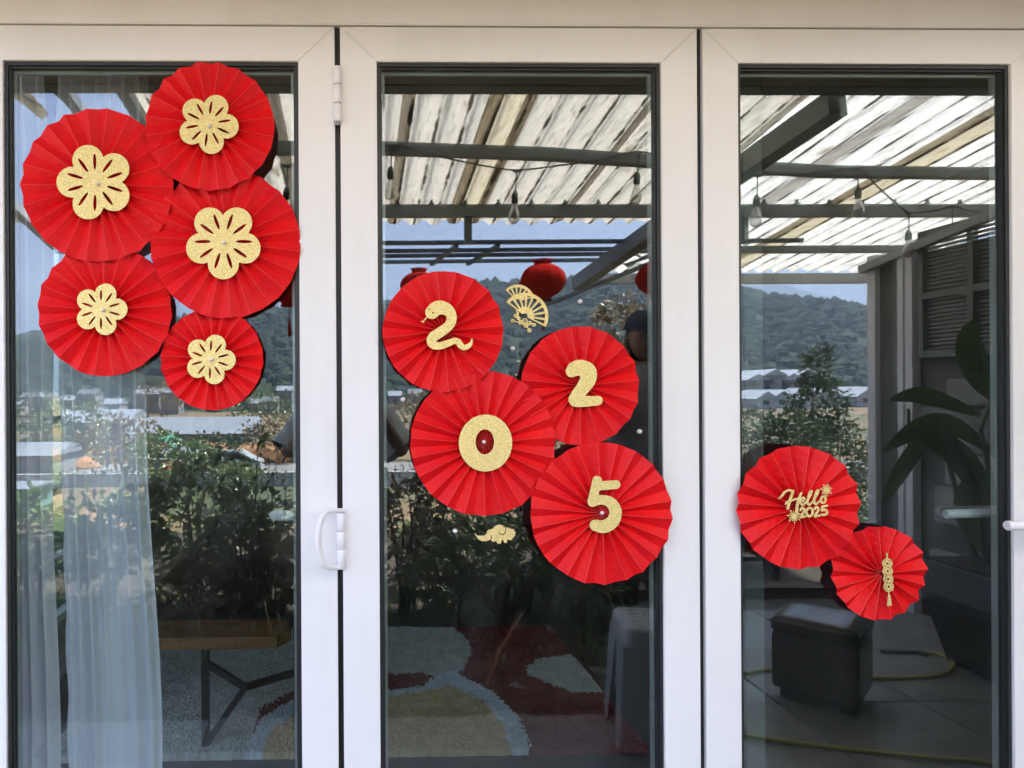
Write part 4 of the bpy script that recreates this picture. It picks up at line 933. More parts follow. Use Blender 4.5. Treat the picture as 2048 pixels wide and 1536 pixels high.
# tapered dark planter
t = tag(empty('planter', (0, 0, 0)), 'long dark tapered planter with slate band by the house wall', 'planter')
DK = simple('dark_brown_fibre', (.02, .014, .012), .35); SL = simple('slate_blue_band', (.10, .11, .125), .4)
x0, xt, ya, yb = 2.90, 2.79, ry(3.26), -.55
MB().add([(x0, ya, 0), (x0, yb, 0), (xt, yb, .35), (xt, ya - .03, .35), (x0 + .45, ya, 0), (x0 + .45, yb, 0), (3.34, yb, .35), (3.34, ya - .03, .35)], [(0, 1, 2, 3), (4, 7, 6, 5), (0, 3, 7, 4), (1, 5, 6, 2)]).build('body', DK, t)
MB().box((xt - .012, ya - .06, .35), (3.345, yb + .02, .50)).build('band', SL, t, bevel=.006)
MB().box((xt + .02, ya - .03, .501), (3.32, yb, .51)).build('soil', simple('potting_soil', (.03, .02, .015), .95, bump=.8), t)
# low rail fence at the edge of the bed
t = tag(empty('rail_fence', (0, 0, 0)), 'low dark rail fence reflected beside the slotted stool', 'fence')
for k in range(6): 
    x = 1.45 + k * .36; MB().box((x, ry(4.62) - .015, 0), (x + .03, ry(4.62) + .015, .42)).build('fence_post', STEEL_D, t)
for z in (.16, .38): MB().box((1.42, ry(4.59), z), (3.4, ry(4.57), z + .03)).build('fence_rail', STEEL_D, t)

# ---- stone-clad side wall of the house at the right
XW = 3.37; hw = tag(empty('house_side_wall', (0, 0, 0)), 'grey stone-clad house wall with blind window reflected at far right', 'house wall')
MB().box((XW, ry(4.31), 0), (XW + .25, -.02, 2.14)).build('wall_core', simple('mortar_grey', (.12, .12, .115), .9), hw)
STONE = N('grey_slate_cladding'); oi = STONE.node('ObjectInfo'); STONE.set(STONE.mix(1, STONE.ramp(STONE.noise(9, 6), [(.3, (.32, .33, .33)), (.7, (.55, .55, .53))]), STONE.ramp(oi.outputs['Random'], [(0, (.45,)*3), (1, (1.2,)*3)]), 'MULTIPLY'), .7); STONE.bump(STONE.noise(14, 6), .8, .02); STONE = STONE.m
bm = bmesh.new(); bmesh.ops.create_cube(bm, size=1); bmesh.ops.bevel(bm, geom=list(bm.edges), offset=.04, segments=1, affect='EDGES'); sm_ = bpy.data.meshes.new('m'); bm.to_mesh(sm_); bm.free(); sm_.materials.append(STONE)
rws = [.17, .24, .15, .22, .19, .26, .16, .21, .18, .24, .17, .2]; z = .01; rr_ = random.Random(4)
for hh_ in rws:
    y = ry(4.31) + .06
    while y < -1.0:
        L = rr_.uniform(.25, .5); y2 = min(y + L, -1.0 + .1)
        zc = z + hh_/2; yc = (y + y2)/2
        if zc < 2.2 and not (ry(4.08) < y2 and y < ry(3.93)) and not (1.50 < zc < 2.2 and ry(3.93) <= yc): 
            o = link('stone', sm_, None, hw, (XW - .016 + rr_.uniform(-.008, .006), yc, zc)); o.scale = (.04, (y2 - y) - .016, hh_ - .016)
        y = y2
    z += hh_
MB().box((XW - .035, ry(4.335), 0), (XW + .26, ry(4.27), 2.20)).build('corner_trim', WHITE_PLASTIC, hw)
MB().bar((XW - .05, ry(4.36), 2.12), (XW - .05, -.05, 2.50), .05, .05).build('fascia', STEEL_L, hw)
for D, w_ in ((4.06, .04), (4.0, .05)): MB().box((XW - .06, ry(D), 0), (XW - .01, ry(D) + w_, 2.2)).build('door_post', WHITE_PLASTIC, hw)
MB().box((XW - .068, ry(4.0) + .018, .95), (XW - .0605, ry(4.0) + .032, 1.22)).build('lock_slot', BLACK, hw)
wf = MB()
for z in (1.52, 1.86, 2.22): wf.box((XW - .05, ry(3.92), z), (XW - .02, ry(2.3), z + .04))
for D in (3.92, 3.6, 3.25, 2.9, 2.55): wf.box((XW - .051, ry(D), 1.525), (XW - .019, ry(D) + .035, 2.255))
wf = wf.build('window', STEEL, hw)
BL = simple('pale_blind_slat', (.5, .51, .5), .5)
sm2 = MB().box((-.010, -.75, -.0015), (.010, .75, .0015), Matrix.Rotation(.5, 4, 'Y')).me(); sm2.materials.append(BL)
for k in range(28): link('blind_slat', sm2, None, wf, (XW - .012, ry(3.15), 1.57 + k * .0235))

# ---- beyond: road, sheds, greenhouses, town
def place(px, py, D, z=None):
    p = RP(px, py, D); return Vector((p.x, p.y, terr(p.x, p.y) if z is None else z))
mb = MB(); mb.box((-60, -44, -4.2), (40, -36.5, -3.55)); o = mb.build('road', simple('pale_asphalt', (.17, .16, .155), .9, scale=1)); tag(o, kind='structure')
o = MB().box((-60, -36.3, -4.2), (40, -36.0, -3.2)).build('kerb_wall', simple('pale_concrete', (.42, .41, .39), .9)); tag(o, 'low pale kerb wall along the reflected road', 'wall')
ORG = simple('orange_soil', (.30, .15, .065), .95, bump=.5, scale=.5)
for px, py, D, w_, lb in ((335, 875, 60, 9, 'orange earth bank under the long white roof'), (470, 905, 50, 9, 'orange earth bank right of the green sheds'), (60, 900, 44, 8, 'orange earth bank at the far left'), (1210, 915, 46, 9, 'orange earth bank seen beside the lower pearl')):
    c = place(px, py, D); bm = bmesh.new(); bmesh.ops.create_icosphere(bm, subdivisions=3, radius=1)
    for v in bm.verts: v.co = Vector((v.co.x * w_ / 2, v.co.y * 2.5, v.co.z * 1.6)) * (1 + .14 * math.sin(v.co.x * 7 + v.co.z * 5) + .08 * math.sin(v.co.y * 13))
    me = bpy.data.meshes.new('m'); bm.to_mesh(me); bm.free(); o = link('earth_bank', me, ORG, None, c); tag(o, lb, 'earth bank', 'earth banks beyond the road')
def shed(px, py, D, w_, dp, h, rh, wall, roof, label, name='shed', z=None, group=None, rz=0, ridge='x'):
    c = place(px, py, D, z); t = tag(empty(name, c, rz), label, name.replace('_', ' '), group)
    MB().box((-w_/2, -dp/2, -.3), (w_/2, dp/2, h)).build('wall', wall, t)
    e = .25
    if ridge == 'x': vs = [(-w_/2-e, -dp/2-e, h), (w_/2+e, -dp/2-e, h), (w_/2+e, dp/2+e, h), (-w_/2-e, dp/2+e, h), (-w_/2-e, 0, h+rh), (w_/2+e, 0, h+rh)]; fs = [(0, 1, 5, 4), (2, 3, 4, 5), (0, 4, 3), (1, 2, 5), (0, 3, 2, 1)]
    else: vs = [(-w_/2-e, -dp/2-e, h), (w_/2+e, -dp/2-e, h), (w_/2+e, dp/2+e, h), (-w_/2-e, dp/2+e, h), (0, -dp/2-e, h+rh), (0, dp/2+e, h+rh)]; fs = [(0, 4, 5, 3), (1, 2, 5, 4), (0, 1, 4), (2, 3, 5), (0, 3, 2, 1)]
    link('roof', mesh(vs, fs), roof, t)
    for k in range(max(1, int(w_ / 2.6))): MB().box((-w_/2 + 1.0 + k*2.5, dp/2 - .02, h*.35), (-w_/2 + 2.0 + k*2.5, dp/2 + .05, h*.8)).build('window', BLACK, t)
    return t
WR = simple('white_sheet_roof', (.22, .24, .27), .4, scale=.6); PW = simple('pale_wall', (.20, .20, .19), .8); GW = simple('green_tin', (.03, .16, .10), .5); FILM = simple('greenhouse_film', (.38, .40, .43), .35, scale=.8); RED2 = simple('red_paint', (.40, .03, .025), .5); DG = simple('dark_roof_tile', (.10, .10, .11), .7)
shed(400, 845, 62, 10.5, 8, 2.0, 1.3, PW, WR, 'long low shed with a white roof below the smallest flower fan', 'long_shed')
shed(200, 850, 70, 8, 8, 2.4, 1.2, PW, WR, 'white-roofed shed reflected through the lilac curtain', 'long_shed')
shed(330, 905, 48, 2.2, 3, 1.4, .8, GW, GW, 'small green tin shed with gable, left of a pair', 'shed', ridge='y')
shed(375, 910, 47, 2.2, 3, 1.2, .5, GW, WR, 'green tin shed with pale roof beside the road', 'shed')
shed(42, 960, 30, 1.7, 2.2, 1.2, .12, simple('teal_panel', (.10, .24, .21), .5), WR, 'teal box hut with white top at the far left', 'hut')
shed(60, 930, 42, 5, 5, 1.6, .6, PW, WR, 'pale roofed house behind the teal hut', 'house')
for k in range(9):
    shed(1480 + k*31, 800, 118 + (k % 3) * 2, 3.4, 16, 1.5, 1.25, FILM, FILM, ['white film greenhouse at the left end of the row', 'second white greenhouse in the row', 'third white greenhouse of the row', 'fourth white greenhouse in the row', 'fifth white greenhouse, middle of the row', 'sixth white greenhouse beside the conifer', 'seventh white greenhouse behind the conifer', 'eighth white greenhouse behind the conifer tip', 'last white greenhouse next to the house corner'][k], 'greenhouse', None, 'row of white greenhouses below the hill', ridge='y')
for k in range(4):
    shed(1485 + k*34, 780, 150, 5, 12, 2.2 + (k % 2), 1.4, PW, FILM, ['pale building behind the greenhouse row, left end', 'second pale building behind the greenhouses', 'third pale building behind the greenhouses', 'fourth pale building behind the greenhouses'][k], 'farm_building', .8, 'buildings behind the greenhouses', ridge='y')
tl = random.Random(9)
spots = ['at far left edge', 'below the lowest left fan', 'near the left hill foot', 'beside the curtain edge', 'behind the round tree', 'above the long white roof', 'left of the long roof', 'right of the long roof', 'by the hill behind the flower fans', 'near the stile', 'right of the stile', 'behind the snake fan', 'low under the snake fan', 'at the hill foot behind the 0 fan', 'behind the digit 2 fan', 'near the lowest pearl']
for k in range(16):
    px = [30, 60, 95, 140, 180, 230, 300, 320, 345, 520, 540, 570, 790, 830, 1020, 1290][k]; D = 150 + tl.uniform(0, 25)
    shed(px, 770, D, tl.uniform(3, 6), 5, tl.uniform(2, 6), 1.2, PW, (WR, DG, WR)[k % 3], 'small pale town house %s in the reflection' % spots[k], 'town_house', None, 'small town houses under the hills')
for k, (px, D, lb) in enumerate(((320, 41, 'red market crate stack left of the number board'), (362, 40.5, 'red stall box with a small number board on the road'))):
    c = place(px, 900, D, -3.55); t = tag(empty('stall_box', c), lb, 'stall', 'red stall boxes on the road'); MB().box((-.55, -.4, 0), (.55, .4, .75)).build('body', RED2, t, bevel=.03); MB().box((-.22, .402, .25), (.18, .43, .6)).build('board', simple('blue_board', (.05, .1, .35), .5), t); MB().box((-.6, -.45, .75), (.6, .45, .82)).build('lid', PW, t)
def car(px, D, col, lb):
    c = place(px, 900, D, -3.55); t = tag(empty('parked_car', c), lb, 'car', 'parked cars by the road')
    prof = [(-2.1, .35), (-2.1, .85), (-1.25, 1.0), (-.7, 1.45), (.9, 1.48), (1.7, 1.0), (2.05, .9), (2.1, .35)]
    vs = [(x, -.8, z) for x, z in prof] + [(x, .8, z) for x, z in prof]; n = 8
    link('body', mesh(vs, [tuple(range(n))[::-1], tuple(range(n, 2*n))] + [(i, (i+1) % n, (i+1) % n + n, i+n) for i in range(n)]), simple('car_paint_%s' % lb[:4], col, .3), t)
    MB().box((-.85, .79, 1.0), (1.2, .815, 1.36)).build('window', BLACK, t)
    for x in (-1.3, 1.3): MB().lathe([(0, .70), (.32, .70), (.32, .86), (0, .86)], 16, (x, 0, .32), 'Y').build('wheel', BLACK, t)
car(452, 39, (.30, .32, .33), 'grey car parked on the road left of the sleeve'); car(1240, 39, (.6, .6, .6), 'pale car on the road in the middle pane reflection')
GRN = m_leaf('nursery_green', (.02, .04, .015), (.04, .07, .02), (.08, .11, .04))
v1 = []; f1 = []; o_ = 0
for k in range(46):
    v, f = leaf_np(26, (-16 + k*.42, -34.6 + .2 * (k % 2), -3.2), (.17, .17, .5), .2, 300 + k, up=1.2); v1.append(v); f1.append(f + o_); o_ += len(v)
o = link('nursery_hedge', np_mesh(np.concatenate(v1), np.concatenate(f1), False), GRN); tag(o, 'row of small pointed nursery bushes along the road kerb', 'hedge')

# ---- people
SKIN = simple('skin', (.36, .20, .13), .5, var=.05); SHIRT = simple('slate_grey_shirt', (.55, .60, .60), .85, bump=.3); TROU = simple('dark_trousers', (.045, .04, .042), .8); HAIR = simple('black_hair', (.012, .010, .010), .45)
def skin_body(name, joints, edges, mat, parent, sub=2):
    me = bpy.data.meshes.new('m'); me.from_pydata([j[:3] for j in joints], edges, []); me.update(); o = link(name, me, mat, parent)
    m = o.modifiers.new('skin', 'SKIN'); m.use_smooth_shade = True; me.skin_vertices.new() if not me.skin_vertices else None
    for v, j in zip(me.skin_vertices[0].data, joints): v.radius = (j[3], j[4] if len(j) > 4 else j[3])
    me.skin_vertices[0].data[0].use_root = True
    s = o.modifiers.new('sub', 'SUBSURF'); s.levels = sub; s.render_levels = sub; return o
def person(X, yb, height, label, hands, cap=None, shirt=SHIRT, lean=0, facing=1):
    k = height / 1.6; t = tag(empty('person', (X, yb, 0)), label, 'person')
    J = lambda x, y, z, a, b=None: (x*k, y*k, z*k, a*k, (b or a)*k)
    hl, hr = hands
    el, er = ((-.30, .10, 1.04), (.30, .10, 1.04))
    j = [J(0, 0, .88, .14, .10), J(0, 0, 1.05, .125, .09), J(0, 0, 1.22, .145, .095), J(0, 0, 1.335, .09, .07), J(0, .0, 1.40, .048, .05),
         J(-.155, 0, 1.29, .052), J(*el, .038), J(hl[0]/k, hl[1]/k, hl[2]/k, .026), J(.155, 0, 1.29, .052), J(*er, .038), J(hr[0]/k, hr[1]/k, hr[2]/k, .026),
         J(-.09, 0, .78, .085), J(-.10, .015, .45, .056), J(-.10, 0, .09, .038), J(-.11, .13, .03, .032, .028),
         J(.09, 0, .78, .085), J(.10, .015, .45, .056), J(.10, 0, .09, .038), J(.11, .13, .03, .032, .028)]
    e = [(0, 1), (1, 2), (2, 3), (3, 4), (2, 5), (5, 6), (6, 7), (2, 8), (8, 9), (9, 10), (0, 11), (11, 12), (12, 13), (13, 14), (0, 15), (15, 16), (16, 17), (17, 18)]
    skin_body('body', j, e, SKIN, t)
    # head with face
    bm = bmesh.new(); bmesh.ops.create_uvsphere(bm, u_segments=24, v_segments=18, radius=1)
    for v in bm.verts:
        x, y, z = v.co; w_ = .074 * (1 - .22 * max(0, -z)); v.co = Vector((x*w_, y*.092*(1 - .12*max(0, -z)), z*.115))
        if y > .6: 
            v.co.y += .016 * math.exp(-((x/.16)**2 + ((z + .12)/.22)**2)); v.co.y -= .008 * (math.exp(-(((x-.42)/.2)**2 + ((z-.1)/.14)**2)) + math.exp(-(((x+.42)/.2)**2 + ((z-.1)/.14)**2)))
            v.co.y += .006 * math.exp(-((x/.25)**2 + ((z + .5)/.08)**2))
    me = bpy.data.meshes.new('m'); bm.to_mesh(me); bm.free(); me.transform(Matrix.Translation((0, .015, 1.505)) @ Matrix.Scale(k, 4)); me.polygons.foreach_set('use_smooth', [True]*len(me.polygons)); hd = link('head', me, SKIN, t)
    me.transform(Matrix.Translation((0, 0, 1.505*k - 1.505)) ) if abs(k-1) > 1e-3 else None
    H = Vector((0, .015, 1.505*k))
    for s in (-1, 1):
        MB().lathe([(0, 0), (.011, .001), (.007, .006), (0, .007)], 12, (H.x + s*.030*k, H.y + .076*k, H.z + .012*k), 'Y').build('eye', HAIR, hd)
        MB().lathe([(0, -.010), (.018, -.006), (.020, .004), (0, .010)], 10, (H.x + s*.074*k, H.y, H.z - .005), 'Y').build('ear', SKIN, hd)
    MB().box((H.x - .022, H.y + .083*k, H.z - .062*k), (H.x + .022, H.y + .090*k, H.z - .054*k)).build('mouth', simple('lips', (.30, .09, .08), .4), hd, bevel=.002)
    bm = bmesh.new(); bmesh.ops.create_uvsphere(bm, u_segments=24, v_segments=18, radius=1)
    bmesh.ops.delete(bm, geom=[v for v in bm.verts if v.co.y > .25 and v.co.z < .45], context='VERTS')
    for v in bm.verts: v.co = Vector((v.co.x*.084*k, v.co.y*.102*k - .006, v.co.z*(.128 if v.co.z > 0 else .17)*k)) + H
    me = bpy.data.meshes.new('m'); bm.to_mesh(me); bm.free(); me.polygons.foreach_set('use_smooth', [True]*len(me.polygons)); link('hair', me, HAIR, t)
    if cap:
        bm = bmesh.new(); bmesh.ops.create_uvsphere(bm, u_segments=24, v_segments=18, radius=1); bmesh.ops.delete(bm, geom=[v for v in bm.verts if v.co.z < .05], context='VERTS')
        for v in bm.verts: v.co = Vector((v.co.x*.092*k, v.co.y*.108*k, v.co.z*.125*k + .035)) + H
        me = bpy.data.meshes.new('m'); bm.to_mesh(me); bm.free(); me.polygons.foreach_set('use_smooth', [True]*len(me.polygons)); link('cap', me, cap, t)
        MB().add([H + Vector(q) for q in ((-.07, .08, .045), (.07, .08, .045), (.055, .17, .03), (-.055, .17, .03), (-.07, .08, .052), (.07, .08, .052), (.055, .17, .036), (-.055, .17, .036))], [(0, 3, 2, 1), (4, 5, 6, 7), (0, 1, 5, 4), (1, 2, 6, 5), (2, 3, 7, 6), (3, 0, 4, 7)]).build('cap_peak', cap, t)
    # loose shirt: torso tube and wide sleeves
    mb = MB(); n = 28; vs = []; fs = []
    for z, a, b in ((.80, .185, .125), (.95, .175, .120), (1.10, .178, .120), (1.22, .190, .115), (1.30, .165, .100), (1.345, .10, .08), (1.365, .072, .068)):
        for q in range(n):
            an = 2*math.pi*q/n; f_ = 1 + .03*math.sin(5*an + z*9); vs.append((a*math.cos(an)*f_*k, b*math.sin(an)*f_*k, z*k))
    for i in range(6):
        for q in range(n): fs.append((i*n+q, i*n+(q+1) % n, (i+1)*n+(q+1) % n, (i+1)*n+q))
    o = link('shirt', mesh(vs, fs, True), shirt, t); 
    for s, E in ((-1, el), (1, er)):
        a = Vector((s*.12, 0, 1.285))*k; b = Vector(E)*k; c_ = a.lerp(b, .88) + Vector((s*.012, 0, -.015))
        MB().tube([a, a.lerp(c_, .35) + Vector((s*.012, 0, .012)), c_.lerp(a, .3), c_], [.072*k, .082*k, .092*k, .100*k], 18, caps=False).build('sleeve', shirt, o)
    for s in (-1, 1):
        MB().tube([(s*.075*k, 0, .90*k), (s*.09*k, .005, .70*k), (s*.10*k, .015, .42*k), (s*.10*k, 0, .10*k)], [.118*k, .108*k, .085*k, .070*k], 16).build('trouser_leg', TROU, t)
        MB().lathe([(0, 0), (.05, 0), (.052, .03), (.04, .07), (0, .075)], 14, (s*.105*k, .03, 0)).build('shoe', BLACK, t)
    # hands: palm and five fingers
    for s, h_ in ((-1, hl), (1, hr)):
        h_ = Vector(h_); d = Vector((-s*.5, .35, .75)).normalized(); jj = [(*h_, .027, .014), (*(h_ + d*.045), .033, .014), (*(h_ + d*.08), .034, .012)]; ee = [(0, 1), (1, 2)]
        for q in range(4):
            bx = h_ + d*.08 + Vector((0, (q - 1.5)*.017, 0)); L = (.055, .065, .060, .046)[q]; i0 = len(jj)
            jj += [(*bx, .0085), (*(bx + d*L*.5 + Vector((-s*.006, 0, 0))), .008), (*(bx + d*L*.8 + Vector((-s*.03, 0, -.006))), .007)]; ee += [(2, i0), (i0, i0+1), (i0+1, i0+2)]
        i0 = len(jj); jj += [(*(h_ + d*.03 + Vector((-s*.02, .025, 0))), .010), (*(h_ + d*.05 + Vector((-s*.05, .03, .01))), .009)]; ee += [(0, i0), (i0, i0+1)]
        skin_body('hand', jj, ee, SKIN, t, 1)
    return t
py_ = -1.93
person(-.06, py_, 1.58, 'person in loose grey short-sleeved shirt taking the photo, reflected beside the stile', ((-.07, .36, 1.27), (.145, .36, 1.27)))
person(1.66, ry(3.9), 1.74, 'person in a dark blue cap reflected at the edge of the middle pane', ((-.26, .12, .80), (.26, .12, .80)), simple('navy_cap', (.012, .016, .06), .7), simple('pale_patterned_shirt', (.30, .31, .33), .8, var=.5, scale=30))
o = MB().box((-.082, -.0105, -.039), (.082, -.002, .039)).build('smartphone', BLACK, None, (CAM.x - .006, CAM.y - .004, CAM.z - .004), bevel=.003); tag(o, 'black smartphone held sideways by the person taking the photo', 'phone')

# ================================================================== inside the room
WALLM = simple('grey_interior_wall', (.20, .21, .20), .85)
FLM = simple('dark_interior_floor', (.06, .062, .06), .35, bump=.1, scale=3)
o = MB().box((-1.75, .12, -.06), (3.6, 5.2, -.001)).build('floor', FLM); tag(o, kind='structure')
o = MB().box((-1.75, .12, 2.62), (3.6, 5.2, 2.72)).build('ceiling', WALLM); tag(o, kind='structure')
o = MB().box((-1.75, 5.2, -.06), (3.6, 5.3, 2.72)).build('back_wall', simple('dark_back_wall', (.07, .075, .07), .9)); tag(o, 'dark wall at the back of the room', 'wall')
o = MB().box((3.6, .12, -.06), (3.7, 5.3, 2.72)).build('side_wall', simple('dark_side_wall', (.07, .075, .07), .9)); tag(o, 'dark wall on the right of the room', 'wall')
XL = -1.40
t = tag(empty('side_window_wall', (0, 0, 0)), 'interior side wall with white gridded window seen between the curtains', 'wall')
MB().box((XL - .12, .12, -.06), (XL, 5.2, .25)).box((XL - .12, .12, 2.3), (XL, 5.2, 2.62)).box((XL - .12, 2.6, .25), (XL, 5.2, 2.3)).build('wall_core', simple('pale_inner_wall', (.5, .5, .48), .85), t)
wf = MB()
for y in (.16, .75, 1.36, 1.98, 2.56): wf.box((XL - .07, y, .25), (XL - .02, y + .045, 2.3))
for z in (.25, .53, .86, 1.2, 1.54, 1.9, 2.26): wf.box((XL - .071, .12, z), (XL - .019, 2.6, z + .035))
wf.build('window_grid', WHITE_PLASTIC, t)
MB().box((XL - .048, .14, .27), (XL - .044, 2.58, 2.28)).build('window_pane', CLEAR, t)
shrub(-2.55, 0, -.2, 1.9, .7, 1500, .16, LFB, 'light green shrub outside the interior side window', seed=71).location = (-2.3, 1.5, -.2)
o = MB().box((-6, .1, -.3), (XL - .13, 5.2, -.02)).build('side_lawn', simple('side_lawn_green', (.05, .09, .03), .9, bump=.8)); tag(o, kind='structure')
# curtains
CUR = N('lilac_sheer_curtain'); CUR.n.remove(CUR.b); cc = CUR.ramp(CUR.noise(220, 2), [(.3, (.84, .82, .93)), (.7, (.90, .88, .97))])
d_ = CUR.node('BsdfDiffuse'); t_ = CUR.node('BsdfTranslucent'); p_ = CUR.node('BsdfTransparent'); CUR.l.new(cc, d_.inputs[0]); CUR.l.new(cc, t_.inputs[0])
m1 = CUR.node('MixShader'); m1.inputs[0].default_value = .14; CUR.l.new(d_.outputs[0], m1.inputs[1]); CUR.l.new(t_.outputs[0], m1.inputs[2])
m2 = CUR.node('MixShader'); m2.inputs[0].default_value = .05; CUR.l.new(m1.outputs[0], m2.inputs[1]); CUR.l.new(p_.outputs[0], m2.inputs[2]); CUR.l.new(m2.outputs[0], CUR.out.inputs[0]); CUR = CUR.m
def curtain(xa, xb, y0, lb, seed, folds=9, scal=True):
    r = random.Random(seed); nx, nz = 150, 60; vs = []; fs = []; ph = [r.uniform(0, 6.28) for _ in range(4)]
    for j in range(nz + 1):
        z = .04 + 2.45 * j / nz
        for i in range(nx + 1):
            u = i / nx; x = xa + (xb - xa) * u + .012 * math.sin(z*2.1 + ph[0]) + .01 * math.sin(z*4.7 + ph[1]) * u
            if scal and i == 0: x -= 0.006 * abs(math.sin(z * 62)) 
            a = .011 * (1 + .5*math.sin(z*1.3 + ph[2]) + .5*math.sin(u*11 + ph[1]))
            vs.append((x, y0 + a * math.sin(u * folds * 2*math.pi + ph[3] + .7*math.sin(z*1.7) + 2.2*math.sin(u*3.3)), z))
    for j in range(nz):
        for i in range(nx): q = j*(nx+1)+i; fs.append((q, q+1, q+nx+2, q+nx+1))
    o = link('curtain', mesh(vs, fs, True), CUR); tag(o, lb, 'curtain', 'pale lilac curtains behind the left pane')
curtain(V(118, YM, .11).x, V(297, YM, .11).x, .13, 'wide pale lilac curtain with scalloped edge behind the left pane', 1, 7)
curtain(V(-10, YM, .11).x, V(93, YM, .11).x, .13, 'narrow pale curtain at the far left behind the glass', 2, 4, False)
o = MB().tube([(-1.3, .10, 2.5), (.5, .10, 2.5)], .012, 10).build('curtain_rail', WHITE_PLASTIC); tag(o, 'white curtain rail behind the top of the doors', 'curtain rail')
o = MB().box((V(1485, YM, .13).x, .12, .02), (V(1521, YM, .13).x, .135, 2.5)).build('net_drape', simple('dull_grey_drape', (.13, .15, .15), .9)); tag(o, 'thin pale drape strip inside at the right pane edge', 'drape')
# rug
rx0, rx1, ry0, ry1 = -1.15, 1.08, GR(1030, 1512).y, GR(900, 1262).y
STEP = .0065; nx = int((rx1 - rx0) / STEP); ny = int((ry1 - ry0) / STEP)
gx, gy = np.meshgrid(np.linspace(rx0, rx1, nx), np.linspace(ry0, ry1, ny))
def poly_w(px): return [tuple(GR(x, y)[:2]) for x, y in px]
jx, jy = gx + RNG.normal(size=gx.shape) * .005, gy + RNG.normal(size=gx.shape) * .006
lab = np.full(gx.shape, 1)                      # 0 grey-green 1 maroon 2 beige 3 pale blue 4 mauve
sh = [(3, [(470, 1560), (520, 1450), (600, 1400), (690, 1390), (760, 1398), (830, 1388), (880, 1372), (915, 1358), (985, 1395), (1040, 1450), (1078, 1560), (1040, 1700), (470, 1700)]),
      (2, [(512, 1560), (535, 1480), (600, 1430), (700, 1412), (760, 1412), (850, 1392), (895, 1380), (960, 1412), (1005, 1460), (1035, 1560), (1000, 1700), (500, 1700)]),
      (0, [(300, 1240), (440, 1240), (620, 1250), (905, 1262), (935, 1290), (943, 1315), (925, 1350), (880, 1368), (840, 1358), (800, 1362), (740, 1354), (680, 1370), (600, 1385), (520, 1430), (490, 1520), (460, 1700), (-100, 1700), (-100, 1240)]),
      (3, [(925, 1345), (905, 1378), (850, 1395), (810, 1402), (845, 1382), (870, 1362)]),
      (0, [(1052, 1345), (1075, 1330), (1140, 1320), (1165, 1338), (1215, 1398), (1140, 1398), (1085, 1375), (1055, 1362)])]
for li, pp in sh:
    fld = f_poly(jx, jy, poly_w(pp)); lab = np.where(fld > 0, li, lab)
zz = .020 + RNG.rand(*gx.shape) * .012 + .003 * np.sin(gx*9) ; v = np.stack([gx + RNG.normal(size=gx.shape)*.0016, gy + RNG.normal(size=gx.shape)*.0016, zz], -1)
v[0, :, 2] = v[-1, :, 2] = 0.002; v[:, 0, 2] = v[:, -1, 2] = .002
ii = np.arange(nx*ny).reshape(ny, nx); f = np.stack([ii[:-1, :-1], ii[:-1, 1:], ii[1:, 1:], ii[1:, :-1]], -1).reshape(-1, 4)
RM = [simple('rug_' + nm, c, .95, var=.2, scale=18) for nm, c in (('grey_green', (.42, .43, .40)), ('maroon', (.12, .014, .014)), ('beige', (.50, .37, .20)), ('pale_blue', (.48, .52, .57)), ('mauve', (.2, .12, .12)))]
o = link('rug', np_mesh(v.reshape(-1, 3), f, False, lab[:-1, :-1].ravel()), RM); tag(o, 'shaggy rug with grey, maroon and beige curved patches on the floor', 'rug')
# coffee table
WD = N('warm_oak'); WD.set(WD.ramp(WD.noise(9, 6, WD.coord((.4, 4, 6))), [(.3, (.17, .08, .035)), (.7, (.30, .16, .07))]), .4); WD = WD.m
zt = .40; cA = V(412, 1300, .95)
t = tag(empty('coffee_table', (0, 0, 0)), 'wooden coffee table with black angled metal legs beside the curtain', 'table')
y0 = V(412, 1288, 1.0).y; zt = V(412, 1300, 1.0).z
xa = V(270, 1288, 1.0).x - .25; xb = V(552, 1288, 1.0).x; th = V(412, 1276, 1.0).z - zt
poly = [(xa, y0), (xb, y0), (xb + .05, y0 + .08), (xb + .02, y0 + .2), (xa, y0 + .2)]
MB().add([(x, y, zt) for x, y in poly] + [(x, y, zt + th) for x, y in poly], [(4, 3, 2, 1, 0), (5, 6, 7, 8, 9)] + [(i, (i+1) % 5, (i+1) % 5 + 5, i + 5) for i in range(5)]).build('tabletop', WD, t, bevel=.004)
Q = lambda px, py, y=1.03: V(px, py, y)
foot = GR(415, 1498)
MB().bar((foot.x, 1.03, .022), (foot.x, 1.03, zt), .026, .026).build('leg', BLACK, t)
MB().bar((foot.x, 1.03, .03), Q(490, 1374), .022, .022).build('brace', BLACK, t)
MB().bar(Q(490, 1374), Q(412, 1326), .022, .022).build('brace', BLACK, t)
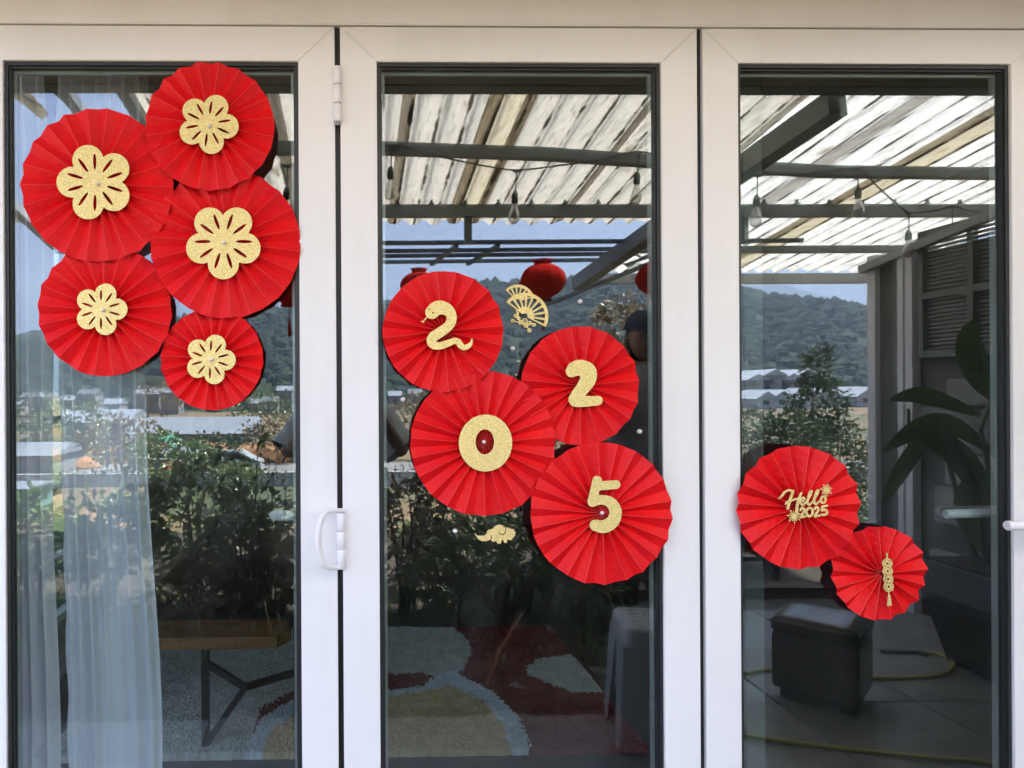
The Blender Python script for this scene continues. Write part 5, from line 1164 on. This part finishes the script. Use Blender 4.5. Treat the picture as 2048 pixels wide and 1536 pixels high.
MB().bar(Q(490, 1374), V(594, 1344, 1.2), .022, .022).build('brace', BLACK, t)
pb = V(594, 1300, 1.2); MB().bar((pb.x + .0, 1.2, .022), (pb.x + .0, 1.2, zt), .026, .026).build('leg', BLACK, t)
pb = GR(220, 1460); MB().bar((pb.x, y0 + .16, .022), (pb.x, y0 + .16, zt), .026, .026).build('leg', BLACK, t)
# ceiling lamp
t = tag(empty('ceiling_lamp', (-1.0, 1.3, 2.62)), 'white ceiling lamp seen at the top corner of the left pane', 'lamp')
MB().lathe([(0, 0), (.07, 0), (.07, -.03), (.02, -.05), (.02, -.18), (0, -.18)], 18).build('mount', WHITE_PLASTIC, t)
for k in range(4):
    a = k*math.pi/2 + .3; MB().tube([(0, 0, -.16), (.12*math.cos(a), .12*math.sin(a), -.14), (.2*math.cos(a), .2*math.sin(a), -.18)], .009, 8).build('arm', WHITE_PLASTIC, t)
    MB().lathe([(.02, -.18), (.06, -.21), (.075, -.26), (.06, -.30)], 16, (.2*math.cos(a), .2*math.sin(a), 0)).build('lamp_shade', WHITE_PLASTIC, t)
# house front around the doors, so that daylight enters only through the glass
o = MB().box((-3.6, .0, -.06), (-2.2, .12, 2.75)).box((-2.2, .0, 2.60), (3.4, .12, 2.75)).box((3.4, 0, -.06), (3.7, .12, 2.75)).build('front_wall', simple('beige_render', (.5, .47, .43), .85)); tag(o, 'beige house wall around the white door frame', 'wall')
o = MB().box((-3.6, .0, 2.80), (4.5, 5.3, 2.95)).build('house_roof_slab', simple('dark_slab', (.1, .1, .1), .9)); tag(o, 'flat roof slab above the room', 'roof')

# air
hz_ = N('hazy_air'); hz_.n.remove(hz_.b); vv = hz_.node('VolumePrincipled'); vv.inputs['Color'].default_value = (.55, .68, .92, 1); vv.inputs['Density'].default_value = .0005; vv.inputs['Anisotropy'].default_value = .2
hz_.l.new(vv.outputs[0], hz_.out.inputs['Volume'])
HZ = MB().box((-3900, -3900, -6.2), (3900, 3900, 620)).build('haze', hz_.m); tag(HZ, kind='stuff')
